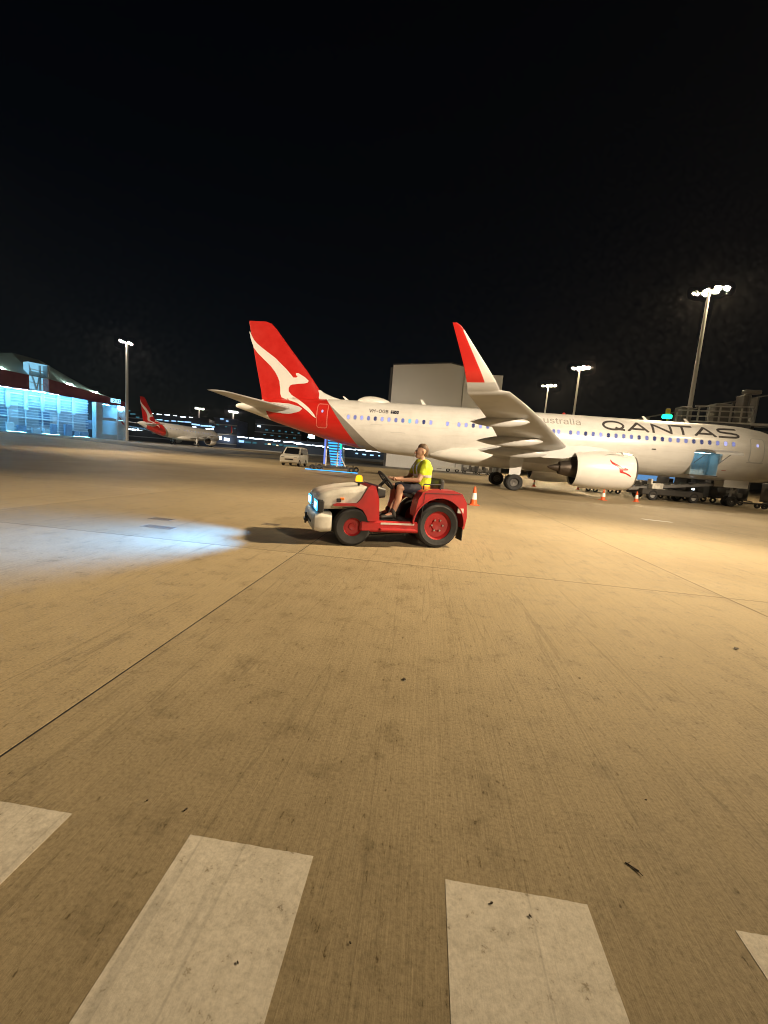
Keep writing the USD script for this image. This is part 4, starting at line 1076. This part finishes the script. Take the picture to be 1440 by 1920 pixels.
part(HG, 'lit_floor', box(HL, 31, -1.5, 4.0, -.2, .10), 'hangar_wall')
part(HG, 'roof_soffit', box(HL, 31, -.6, 4.3, 11.2, 11.4), 'hangar_wall')
for k in range(-8, 5):
    t0 = 4.9 + 3.75 * k
    part(HG, 'strip_light', box(t0 - 1.4, t0 + 1.4, .5, .75, 11.05, 11.15), 'cyan_strip')
for k in range(-4, 3):
    part(HG, 'floor_strip_light', box(3 + k * 7.5 - 2.0, 3 + k * 7.5 + 2.0, -.9, -.8, .12, .2), 'cyan_strip_low')
FT = lambda t: float(np.interp(t, [-40, 0, 10.7, 25.3, 31], [15.9, 15.1, 14.7, 12.5, 11.6]))
RF = lambda t: float(np.interp(t, [-40, -20, .5, 7, 13, 19.5, 29.7, 31.2], [15.2, 17.4, 19.5, 21.2, 20.8, 17.9, 13.6, 12.4]))
ts = list(np.arange(HL, 31.5, 1.0))
part(HG, 'fascia', extr_xz(Polygon([(t, 11.05 if t < 22 else 10.6) for t in (HL, 5.9)] + [(t, FT(t)) for t in (5.9, 3, 0, -10, HL)]), -1.0, -.6), 'maroon_fascia')
part(HG, 'fascia', extr_xz(Polygon([(10.3, 11.05), (21.9, 10.6), (31, 10.4), (31, 11.6), (25.3, 12.5), (18, 13.6), (10.7, 14.7), (10.3, 14.75)]), -1.0, -.6), 'maroon_fascia')
# the curved roof goes up and back from the fascia in lapped sheets
rows = 9
for k in range(rows):
    a, b = k / rows, (k + 1) / rows
    ring = []
    sh = []
    for t in ts:
        z0, z1 = FT(t) + (RF(t) - FT(t)) * a, FT(t) + (RF(t) - FT(t)) * b
        sh.append(((t, -.6 + 12 * a, z0), (t, -.6 + 12 * b, z1)))
    v = np.array([p for q in sh for p in q])
    v = np.vstack([v + [0, 0, .10], v - [0, 0, .04]])
    n = len(ts)
    f = []
    for i in range(n - 1):
        a0, a1, b0, b1 = 2 * i, 2 * i + 1, 2 * i + 2, 2 * i + 3
        o = 2 * n
        f += [(a0, b0, b1), (a0, b1, a1), (o + a0, o + b1, o + b0), (o + a0, o + a1, o + b1), (a0, o + a0, o + b0), (a0, o + b0, b0)]
    part(HG, 'roof_sheet', trimesh.Trimesh(v, np.array(f), process=False), 'roof_sheet')
part(HG, 'rear_mass', extr_xz(Polygon([(HL, 0), (31, 0), (31, 12.0), (29.7, 13.2), (19.5, 17.5), (13, 20.4), (7, 20.8), (.5, 19.1), (-20, 17), (HL, 15)]), 11.4, 60), 'dark_cladding')
for t0 in (-12.0, .2, 15.5, 22.0):
    part(HG, 'roof_floodlight', box(t0 - .6, t0 + .6, -.2, .1, FT(t0) + .45, FT(t0) + .56), 'roof_flood')
# the tall lit opening in the roof line, with braces across it
sb = part(HG, 'lit_bay', cat(box(6.0, 10.2, 2.2, 2.4, 11.4, 18.3), box(6.0, 6.12, -.4, 2.2, 11.4, 18.3), box(6.12, 10.2, -.4, 2.2, 18.2, 18.3)), 'sign_glow')
part(sb, 'brace', cat(sqbar((6.6, 1.2, 18.0), (8.3, 1.2, 11.6), .62, .2), sqbar((9.0, .9, 18.0), (9.0, .9, 11.6), .8, .2), sqbar((8.3, 1.0, 11.6), (9.2, 1.0, 17.2), .3, .2)), 'hangar_wall')
for z in (13.4, 15.2, 16.8):
    part(sb, 'tie_beam', sqbar((6.1, .8, z), (10.1, .8, z - .25), .14), 'hangar_wall')
part(sb, 'jamb', box(10.2, 10.9, -.9, 2.3, 11.3, 14.7), 'red_paint')
part(sb, 'jamb', box(10.2, 10.7, -.3, 2.3, 14.75, 18.4), 'hangar_wall')
# right-hand end: a pillar, a dark opening with a beam across, and the end wall
part(HG, 'end_pillar', cham(22.2, 24.0, -.3, 2.0, .1, 10.6, .05), 'hangar_wall')
part(HG, 'opening_back', box(24.0, 28.2, 9.0, 9.2, .1, 10.4), 'dark_cladding')
part(HG, 'cross_beam', box(24.0, 28.2, .2, .6, 5.6, 6.4), 'hangar_wall')
part(HG, 'low_wall', box(24.0, 28.2, -.2, .2, .1, 1.4), 'hangar_wall')
part(HG, 'end_wall', cham(28.2, 30.6, -.3, 9, .1, 10.5, .05), 'grey_cladding')
part(HG, 'strip_light', box(24.2, 26.5, .5, .75, 10.2, 10.3), 'cyan_strip')
part(HG, 'wall_lamp', cham(28.4, 30.0, -.55, -.32, 9.6, 10.1, .05), 'cyan_strip')
nb = part(HG, 'number_sign', cham(25.9, 28.7, -1.25, -1.02, 11.1, 12.3, .03), 'number_glow')
tm = meshkit.text_mesh('201', .75, .02, bold=True)
tm.vertices[:, 0] *= 1.25
part(nb, 'digits', move(tm, (26.25, -1.256, 11.33), rx=90), 'navy_cloth')

# ---- plain grey hangar behind the airliner
GH = thing('grey_hangar', 'plain grey hangar block with a low ridge rising behind the airliner', 'building', (0, 90, 0))
gp = Polygon([(-9.2, 0), (6.2, 0), (6.2, 21.5), (2.6, 22.2), (-9.2, 21.2)])
part(GH, 'cladding', extr_xz(gp, 0, 38), 'grey_cladding')
for k in range(20):
    x = -9.0 + k * .78
    z = float(np.interp(x, [-9.2, 2.6, 6.2], [21.2, 22.2, 21.5]))
    part(GH, 'wall_rib', box(x, x + .07, -.05, -.003, .2, z - .06), 'grey_cladding')
for z in (7.2, 14.4):
    part(GH, 'cladding_joint', box(-9.2, 6.2, -.07, -.052, z, z + .10), 'grey_cladding')
part(GH, 'downpipe', bar((5.6, -.14, .3), (5.6, -.14, 21.2), .09, 8), 'galvanised')
for k in range(3):
    part(GH, 'roof_vent', cham(-6 + k * 4.2, -5.2 + k * 4.2, 5, 6, 20.5, 22.9, .06), 'galvanised')
part(GH, 'side_bay', cham(6.2, 13.9, 3, 36, 0, 21.0, .05), 'grey_cladding')
part(GH, 'eaves_trim', sqbar((-9.3, -.08, 21.25), (2.6, -.08, 22.25), .2), 'dark_cladding')
part(GH, 'eaves_trim', sqbar((2.6, -.08, 22.25), (6.3, -.08, 21.55), .2), 'dark_cladding')
part(GH, 'corner_trim', box(-9.75, -9.2, -.02, 38, 0, 20.7), 'dark_cladding')

# ---- buildings and lights far off, between the small airliner and the tail
def light_row(parent, name, u0, v0, u1, v1, dist, n, w, h, mat, skip=0.0, d1=None):
    """Lamps along a line of a far building, each a small box of its own."""
    for k in range(n):
        t = k / max(1, n - 1)
        if RNG.random() < skip:
            continue
        p = at(u0 + (u1 - u0) * t, v0 + (v1 - v0) * t + RNG.uniform(-.6, .6), dist + ((d1 or dist) - dist) * t)
        q = p - np.asarray(parent.GetAttribute('xformOp:translate').Get())
        ww = w * RNG.uniform(.6, 1.3)
        part(parent, name, box(q[0] - ww / 2, q[0] + ww / 2, q[1] - .1, q[1] + .1, q[2] - h / 2, q[2] + h / 2), mat)

def block(name, label, cat_, u0, u1, vtop, dist, mat='dark_cladding', depth=25, floors=0, d1=None):
    a, b = at(u0, vtop, dist), at(u1, vtop, d1 or dist)
    o = (a[0], a[1], 0.0)
    t = thing(name, label, cat_, o)
    L = np.hypot(*(b - a)[:2])
    ang = math.degrees(math.atan2(b[1] - a[1], b[0] - a[0]))
    zt = a[2]
    part(t, 'wall', move(cham(0, L, 1.0, depth, -1, zt, .1), rz=ang), mat)
    part(t, 'roof_edge', move(box(-.3, L + .3, .6, 1.4, zt, zt + .35), rz=ang), mat)
    for k in range(floors):
        z = zt * (k + .55) / (floors + .2)
        part(t, 'floor_edge', move(box(0, L, .55, 1.02, z, z + .5), rz=ang), 'concrete_wall')
    return t

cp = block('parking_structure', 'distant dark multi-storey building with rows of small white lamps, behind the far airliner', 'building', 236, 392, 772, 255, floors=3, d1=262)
light_row(cp, 'ceiling_lamp', 284, 775, 358, 783, 253, 6, 2.6, .45, 'far_white')
light_row(cp, 'ceiling_lamp', 286, 786, 352, 792, 253, 6, 3.4, .6, 'far_blue')
light_row(cp, 'ceiling_lamp', 240, 770, 258, 783, 253, 3, 3.0, .8, 'far_teal')
light_row(cp, 'ceiling_lamp', 290, 793, 330, 797, 253, 4, 3.8, .9, 'far_teal')
light_row(cp, 'ceiling_lamp', 240, 804, 262, 806, 250, 3, 3.6, .9, 'far_white')
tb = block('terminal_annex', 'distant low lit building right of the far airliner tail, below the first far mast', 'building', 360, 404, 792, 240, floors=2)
light_row(tb, 'window_light', 364, 796, 402, 800, 239, 6, 2.6, .8, 'far_blue')
light_row(tb, 'window_light', 364, 801, 398, 805, 239, 5, 2.0, .6, 'far_white', .2)
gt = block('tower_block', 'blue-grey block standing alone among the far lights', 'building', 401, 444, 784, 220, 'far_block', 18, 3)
light_row(gt, 'window_light', 416, 786, 426, 790, 219, 2, 2.0, .5, 'far_blue')
light_row(gt, 'window_light', 408, 796, 440, 803, 219, 3, 1.2, .5, 'far_teal')
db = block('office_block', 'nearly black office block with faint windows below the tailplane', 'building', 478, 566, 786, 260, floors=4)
light_row(db, 'window_light', 486, 799, 490, 800, 258, 1, 2.5, .8, 'far_white')
light_row(db, 'window_light', 500, 806, 560, 812, 258, 6, 1.4, .7, 'far_teal', .2)
light_row(db, 'window_light', 496, 815, 552, 822, 258, 5, 1.4, .6, 'far_teal', .3)
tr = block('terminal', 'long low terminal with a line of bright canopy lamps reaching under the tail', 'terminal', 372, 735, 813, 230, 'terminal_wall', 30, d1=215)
light_row(tr, 'canopy_lamp', 377, 811, 560, 831, 226, 30, 2.6, .55, 'far_white', .1, 218)
light_row(tr, 'canopy_lamp', 560, 833, 730, 849, 217, 26, 2.2, .5, 'far_white', .15, 210)
light_row(tr, 'window_light', 380, 819, 452, 827, 226, 8, 4.2, 1.2, 'far_blue', .1)
light_row(tr, 'window_light', 465, 829, 600, 842, 224, 12, 3.2, .9, 'far_teal', .15)
light_row(tr, 'flood_lamp', 411, 821, 425, 824, 220, 2, 2.4, 1.6, 'far_white')
light_row(tr, 'flood_lamp', 584, 819, 586, 820, 190, 1, 3.0, 1.5, 'far_flood')
light_row(tr, 'window_light', 655, 849, 725, 856, 205, 6, 1.4, .6, 'far_blue', .2)
light_row(tr, 'barrier_lamp', 505, 833, 520, 835, 200, 2, 1.2, .5, 'far_warm')
# low kerb wall catching light in front of the terminal
kw = [at(400, 839, 190), at(600, 852, 180), at(735, 862, 176)]
for i in range(2):
    a, b = kw[i], kw[i + 1]
    single('blast_fence', trimesh.Trimesh(*hull([(p[0], p[1] + dy, z) for p in (a, b) for dy in (0, .4) for z in (-.2, 1.2)])), 'concrete_wall', ['long low pale barrier in front of the terminal, left stretch', 'low pale barrier in front of the terminal, under the tail'][i], 'barrier')

# ---- service vehicles
def build_cart(label, loc, rz, mat, group=None):
    t = thing('baggage_cart', label, 'baggage cart', loc, rz, group)
    part(t, 'deck', cham(-1.5, 1.5, -.8, .8, .42, .56, .03), 'dark_metal')
    part(t, 'roof', cham(-1.5, 1.5, -.82, .82, 1.92, 2.0, .03), mat)
    part(t, 'end_panel', box(-1.5, -1.45, -.78, .78, .56, 1.92), mat)
    part(t, 'end_panel', box(1.45, 1.5, -.78, .78, .56, 1.92), mat)
    part(t, 'divider', box(-.03, .03, -.76, .76, .56, 1.92), mat)
    part(t, 'load', cat(cham(-1.3, -.7, -.6, .5, .57, 1.2, .06), cham(-.6, -.1, -.5, .55, .57, .95, .06), cham(.2, .8, -.6, .6, .57, 1.35, .06), cham(.85, 1.3, -.5, .4, .57, 1.0, .06)), 'baggage_grey', kind='stuff')
    part(t, 'tow_bar', bar((1.5, 0, .45), (2.4, 0, .35), .04), 'dark_metal')
    for x in (-1.05, 1.05):
        for y in (-.68, .68):
            part(t, 'wheel', tyre(.24, .16, .12, x, y), 'black_rubber', smooth=35)
    return t
CG = None
k0 = build_cart('dark baggage cart in shadow between the main wheels and the driver, farther left', foot(880, 889, 80), 8, 'baggage_grey')
copy_of(k0, foot(905, 891, 79), 14, 'dark baggage cart partly behind the far main wheels')
copy_of(k0, foot(786, 876, 120), -12, 'far pale-topped baggage cart behind the driver head')

def build_truck(label, loc, rz):
    t = thing('box_truck', label, 'truck', loc, rz)
    part(t, 'cargo_box', cham(-3.2, 2.6, -1.2, 1.2, .95, 3.5, .05), 'white_paint')
    cab = extr_xz(Polygon([(2.7, .55), (4.6, .55), (4.65, 1.5), (4.25, 2.5), (2.7, 2.55)]), -1.1, 1.1)
    c = part(t, 'cab', cab, 'white_paint')
    part(c, 'windscreen', loft([np.array([(4.66, -.95, 1.55), (4.66, .95, 1.55), (4.30, .9, 2.42), (4.30, -.9, 2.42)]), np.array([(4.69, -.95, 1.55), (4.69, .95, 1.55), (4.33, .9, 2.42), (4.33, -.9, 2.42)])]), 'dark_glass')
    part(c, 'side_window', box(3.2, 4.15, -1.115, -1.10, 1.5, 2.25), 'dark_glass')
    part(c, 'side_window', box(3.2, 4.15, 1.10, 1.115, 1.5, 2.25), 'dark_glass')
    part(t, 'chassis', cham(-3.1, 4.5, -.9, .9, .5, .9, .04), 'dark_metal')
    for x in (-2.0, 3.6):
        for y in (-1.0, 1.0):
            w = part(t, 'wheel', tyre(.48, .28, .26, x, y), 'black_rubber', smooth=35)
            part(w, 'rim', wheel_rim(.26, .22, x, y, .48), 'steel')
    return t
build_truck('white box truck standing far away under the airliner belly', foot(746, 868, 190), -4)

def build_flatbed(label, loc, rz):
    t = thing('flatbed_trailer', label, 'trailer', loc, rz)
    part(t, 'deck', cham(-2.2, 2.2, -.95, .95, .62, .80, .03), 'white_paint')
    part(t, 'side_rail', cham(-2.2, 2.2, -1.0, -.95, .80, 1.02, .01), 'white_paint')
    part(t, 'drawbar', bar((-2.2, 0, .6), (-3.2, 0, .4), .05), 'dark_metal')
    for x in (-.9, .9):
        for y in (-.8, .8):
            part(t, 'wheel', tyre(.36, .22, .18, x, y), 'black_rubber', smooth=35)
    return t
build_flatbed('white flatbed trailer on the lit ground right of the driver', foot(848, 885, 84), -6)

# white people-mover van coming towards us
VN = thing('van', 'white people-mover van on the open apron left of the lit stairs', 'van', foot(552, 873, 44.6), -86)
vb = [(-2.3, .32), (2.1, .30), (2.38, .42), (2.42, .85), (2.25, 1.02), (1.50, 1.22), (.80, 1.88), (.45, 1.97), (-1.9, 1.97), (-2.2, 1.85), (-2.38, 1.1), (-2.4, .45)]
def van_ring(w, k):
    return np.array([(x * (1 if k == 0 else .985), w, z if k == 0 else .32 + (z - .32) * .985) for x, z in vb])
body_ = loft([van_ring(-.86, 1), van_ring(-.92, 0), van_ring(.92, 0), van_ring(.86, 1)])
vv = body_.vertices
vv[:, 1] *= np.where(vv[:, 2] > 1.1, 1 - .16 * (vv[:, 2] - 1.1) / .87, 1)
part(VN, 'body', body_, 'white_paint', smooth=25)
part(VN, 'windscreen', trimesh.Trimesh(*hull([(1.50, -.74, 1.27), (1.50, .74, 1.27), (.86, -.64, 1.86), (.86, .64, 1.86), (1.54, -.74, 1.27), (1.54, .74, 1.27), (.90, -.64, 1.86), (.90, .64, 1.86)])), 'dark_glass')
for sg in (1, -1):
    for x0, x1, x2, x3 in ((.95, .78, .18, .18), (.08, .08, -.85, -.85), (-.95, -.95, -1.9, -1.95)):
        part(VN, 'side_window', trimesh.Trimesh(*hull([(x, sg * (y + dy), z) for (x, y, z) in ((x0 + .12, .905, 1.22), (x1, .80, 1.78), (x2, .80, 1.78), (x3, .905, 1.22)) for dy in (0, .012)])), 'dark_glass')
    for x in (-1.45, 1.45):
        w = part(VN, 'wheel', tyre(.34, .22, .2, x, .80 * sg), 'black_rubber', smooth=35)
        part(w, 'rim', wheel_rim(.2, .2, x, .80 * sg, .34), 'steel')
    part(VN, 'headlight', cham(2.30, 2.41, min(.48 * sg, .84 * sg), max(.48 * sg, .84 * sg), .74, .92, .02), 'steel')
    part(VN, 'mirror', cham(1.05, 1.2, min(.90 * sg, 1.10 * sg), max(.90 * sg, 1.10 * sg), 1.18, 1.38, .03), 'black_paint')
part(VN, 'grille', cham(2.36, 2.425, -.42, .42, .62, .74, .01), 'black_paint')
part(VN, 'number_plate', box(2.40, 2.43, -.24, .24, .45, .55), 'cone_white')

# boarding stairs at the far side rear door, outlined in blue light
ST = thing('boarding_stairs', 'blue-lit mobile boarding stairs on outrigger wheels under the red tail', 'boarding stairs', foot(626, 884, 37.4), 0)
part(ST, 'base_frame', cat(cham(-.75, .75, -1.6, 2.2, .34, .50, .03), sqbar((-1.75, -.9, .38), (1.75, -.9, .38), .12), sqbar((-1.75, 1.5, .38), (1.75, 1.5, .38), .12)), 'dark_metal')
for x in (-1.75, 1.75):
    for y in (-.9, 1.5):
        part(ST, 'wheel', tyre(.26, .16, .12, x, y), 'black_rubber', smooth=35)
        part(ST, 'jack_leg', bar((x * .82, y, .05), (x * .82, y, .62), .05), 'dark_metal')
NS = 13
for k in range(NS):
    z, y = .62 + k * .235, 1.2 - k * .185
    tr_ = part(ST, 'tread', cham(-.58, .58, y - .15, y + .15, z, z + .05, .01), 'stair_blue')
    part(tr_, 'step_light', box(-.56, .56, y - .175, y - .152, z - .05, z + .06), 'step_led')
    part(tr_, 'riser', box(-.50, .50, y - .14, y - .12, z - .20, z - .03), 'stair_blue')
for sg, mt in ((-1, 'stringer_led'), (1, 'stringer_led')):
    s_ = part(ST, 'stringer', sqbar((.60 * sg, 1.35, .50), (.60 * sg, -.75, 3.55), .10, .26), 'stair_blue')
part(ST, 'side_panel', box(-.80, -.60, -.86, -.78, .62, 3.5), 'stringer_led')
part(ST, 'side_panel', box(.60, .74, -.86, -.78, .62, 2.0), 'stringer_led')
part(ST, 'side_panel', box(.60, .74, -.86, -.78, 2.0, 3.5), 'stringer_green')
part(ST, 'handrail', cat(bar((-.64, 1.3, 1.5), (-.64, -.8, 4.5), .03), bar((-.64, 1.3, .6), (-.64, 1.3, 1.5), .03)), 'galvanised')
part(ST, 'handrail', cat(bar((.64, 1.3, 1.5), (.64, -.8, 4.5), .03), bar((.64, 1.3, .6), (.64, 1.3, 1.5), .03)), 'galvanised')
part(ST, 'landing', cham(-.75, .75, -1.9, -.6, 3.45, 3.55, .02), 'stair_blue')
part(ST, 'ground_light', box(-2.2, 2.4, -1.55, -1.45, .06, .12), 'step_led')
part(ST, 'support_leg', cat(bar((1.2, -.9, .5), (.6, -.6, 1.5), .05), bar((-.5, -1.2, .45), (-.5, -1.2, 3.45), .06), bar((.5, -1.2, .45), (.5, -1.2, 3.45), .06)), 'tug_white')

# loading gear under the forward fuselage
BL = thing('belt_loader', 'dark belt loader standing under the open forward hold', 'belt loader', (NX - 9.6, AY + .2, 0), 12)
part(BL, 'chassis', cham(-2.6, 2.4, -.9, .9, .42, .86, .05), 'dark_metal')
part(BL, 'conveyor', sqbar((-3.4, 0, .75), (3.6, 0, 1.55), .9, .22), 'baggage_grey')
for k in range(9):
    x = -3.0 + k * .75
    part(BL, 'roller', bar((x, -.42, .89 + (x + 3.4) * .114), (x, .42, .89 + (x + 3.4) * .114), .05, 8), 'steel')
part(BL, 'operator_cab', cat(cham(-1.9, -1.0, -.95, -.5, .86, 1.3, .04), cham(-2.05, -1.9, -.95, -.5, 1.2, 1.6, .03)), 'tug_white')
part(BL, 'work_lamp', cham(1.9, 2.0, -.5, -.3, 1.0, 1.15, .02), 'far_white')
for x in (-1.7, 1.7):
    for y in (-.78, .78):
        w = part(BL, 'wheel', tyre(.40, .28, .22, x, y), 'black_rubber', smooth=35)
        part(w, 'rim', wheel_rim(.22, .2, x, y, .40), 'galvanised')
PT = thing('pushback_tractor', 'low dark aircraft tractor on the far side behind the engine, right of the cones', 'aircraft tractor', foot(1228, 919, 70), 6)
part(PT, 'body', cham(-3.2, 3.2, -1.3, 1.3, .5, 1.35, .08), 'dark_cladding')
part(PT, 'cabin', cham(.6, 2.2, -1.0, 1.0, 1.35, 2.15, .08), 'dark_cladding')
part(PT, 'cabin_window', box(.75, 2.05, -1.012, -1.0, 1.55, 2.05), 'dark_glass')
part(PT, 'deck_panel', cham(-2.8, .3, -1.1, 1.1, 1.35, 1.5, .03), 'baggage_grey')
for x in (-1.9, 1.9):
    for y in (-1.2, 1.2):
        w = part(PT, 'wheel', tyre(.68, .42, .36, x, y), 'black_rubber', smooth=35)
        part(w, 'rim', wheel_rim(.36, .36, x, y, .68), 'dark_metal')
cargo_k = [('dark baggage cart under the nose, right of the belt loader', (NX - 6.6, AY + 3.8, 0), 4), ('dark baggage cart beyond the nose wheels, near the right edge', (NX - 2.6, AY + 4.6, 0), -3), ('baggage cart farthest right under the nose, cut by the frame', (NX + 1.6, AY + 3.4, 0), 2), ('dark baggage cart behind the belt loader', (NX - 11.5, AY + 7.0, 0), 5)]
for lab, p, r in cargo_k:
    copy_of(k0, p, r, lab)
tow = thing('tow_bar', 'dark tow bar lying on wheels at the nose gear', 'tow bar', (NX - 5.0, AY, 0), 0)
part(tow, 'bar', bar((0, 0, .35), (4.6, -.6, .42), .07), 'iron')
part(tow, 'head', cham(-.25, .15, -.25, .25, .28, .46, .03), 'iron')
for y in (-.4, .3):
    part(tow, 'wheel', tyre(.22, .12, .1, 2.2, y), 'black_rubber', smooth=35)

# boarding bridge beyond the nose
JB = thing('boarding_bridge', 'boarding bridge with a railed roof behind the forward fuselage, right edge', 'boarding bridge', (0, 0, 0))
YB = 46.0
part(JB, 'tunnel', trimesh.Trimesh(*hull([(x, y, z) for x, z0, z1 in ((26.0, 4.1, 7.05), (44, 4.7, 7.6)) for y in (YB, YB + 3.2) for z in (z0, z1)])), 'dark_cladding')
part(JB, 'roof_slab', trimesh.Trimesh(*hull([(x, y, z) for x, z in ((26.0, 7.55), (34.6, 7.75)) for y in (YB - .3, YB + 3.4) for z in (z, z + .24)])), 'white_paint')
part(JB, 'cab', cham(22.4, 26.2, YB - 4.5, YB + 3.4, 3.9, 7.1, .12), 'bridge_steel')
part(JB, 'cab_canopy', loft([[(22.2 + x, YB - 8.6, z) for x, z in ((0, 3.9), (3.6, 3.9), (3.4, 6.6), (.2, 6.6))], [(22.2 + x, YB - 4.5, z) for x, z in ((0, 3.9), (3.8, 3.9), (3.7, 7.0), (.1, 7.0))]]), 'dark_cladding')
for i, (z, x0, x1) in enumerate(((8.2, 24.3, 31.4), (8.75, 24.5, 31.4), (9.25, 26.0, 31.4))):
    part(JB, 'railing', sqbar((x0, YB - .1, z - .02 * 0), (x1, YB - .1, z + .25), .11), 'galvanised')
for k in range(8):
    x = 24.4 + k
    part(JB, 'railing_post', sqbar((x, YB - .1, 7.5), (x, YB - .1, 9.3 - max(0, 26 - x) * .5), .12), 'galvanised')
part(JB, 'air_unit', cham(25.0, 26.0, YB + .2, YB + 1.6, 7.55, 9.2, .06), 'bridge_steel')
part(JB, 'air_unit', cham(28.1, 29.6, YB + .2, YB + 1.6, 7.8, 9.7, .06), 'bridge_steel')
part(JB, 'air_unit', cham(30.6, 31.3, YB + .2, YB + 1.4, 7.9, 10.7, .06), 'bridge_steel')
part(JB, 'cable_mast', cat(sqbar((31.0, YB, 7.6), (31.0, YB, 10.9), .12), cham(30.3, 31.8, YB - .3, YB + .3, 10.75, 11.1, .05)), 'bridge_steel')
part(JB, 'stay_rail', sqbar((21.0, YB + 1.5, 7.7), (38.5, YB + 1.5, 12.3), .12), 'bridge_steel')
for k in range(9):
    x = 22.5 + k * 2.0
    part(JB, 'stay_post', sqbar((x, YB + 1.5, 7.0), (x, YB + 1.5, 7.7 + (x - 21.0) * .263), .16 if k != 5 else .9, .16), 'bridge_steel')
part(JB, 'side_panel', cham(33.8, 40, YB - .5, YB - .3, 5.0, 9.2, .04), 'blue_panel')
part(JB, 'drive_column', cat(sqbar((27.5, YB + .4, 0.6), (27.5, YB + .4, 4.3), .5), sqbar((27.5, YB + 2.8, 0.6), (27.5, YB + 2.8, 4.3), .5), cham(27.0, 28.0, YB - .3, YB + 3.5, .5, 1.0, .06)), 'bridge_steel')
for y in (YB - .2, YB + 3.3):
    part(JB, 'wheel', tyre(.5, .34, .24, 27.5, y), 'black_rubber', smooth=35)
part(JB, 'beacon_post', cat(sqbar((22.6, YB - 2, 7.0), (22.6, YB - 2, 7.75), .12), cham(22.35, 22.75, YB - 2.1, YB - 1.9, 8.0, 8.5, .04)), 'yellow_paint')
part(JB, 'beacon_lamp', cham(22.1, 22.95, YB - 2.2, YB - 1.8, 7.55, 7.95, .08), 'green_glow')
# blue-lit doorway low behind the engine
single('lit_kiosk', cham(0, 9.0, 0, 4, .0, 2.9, .05).apply_translation(np.array(foot(1183, 914, 84))) or None, 'kiosk_blue', 'small blue-lit cabin seen under the fuselage ahead of the engine', 'cabin')

# ================================================================ NIGHT HAZE
usdkit.material(stage, '/World/Looks/night_haze', {'v': ('principled_volume', {'color': (.92, .90, .88), 'density': .00005, 'anisotropy': .55})}, [], volume='v.volume')
tag(part(None, 'haze', box(-1290, 1290, -490, 1390, -1.3, 34), 'night_haze'), kind='stuff')
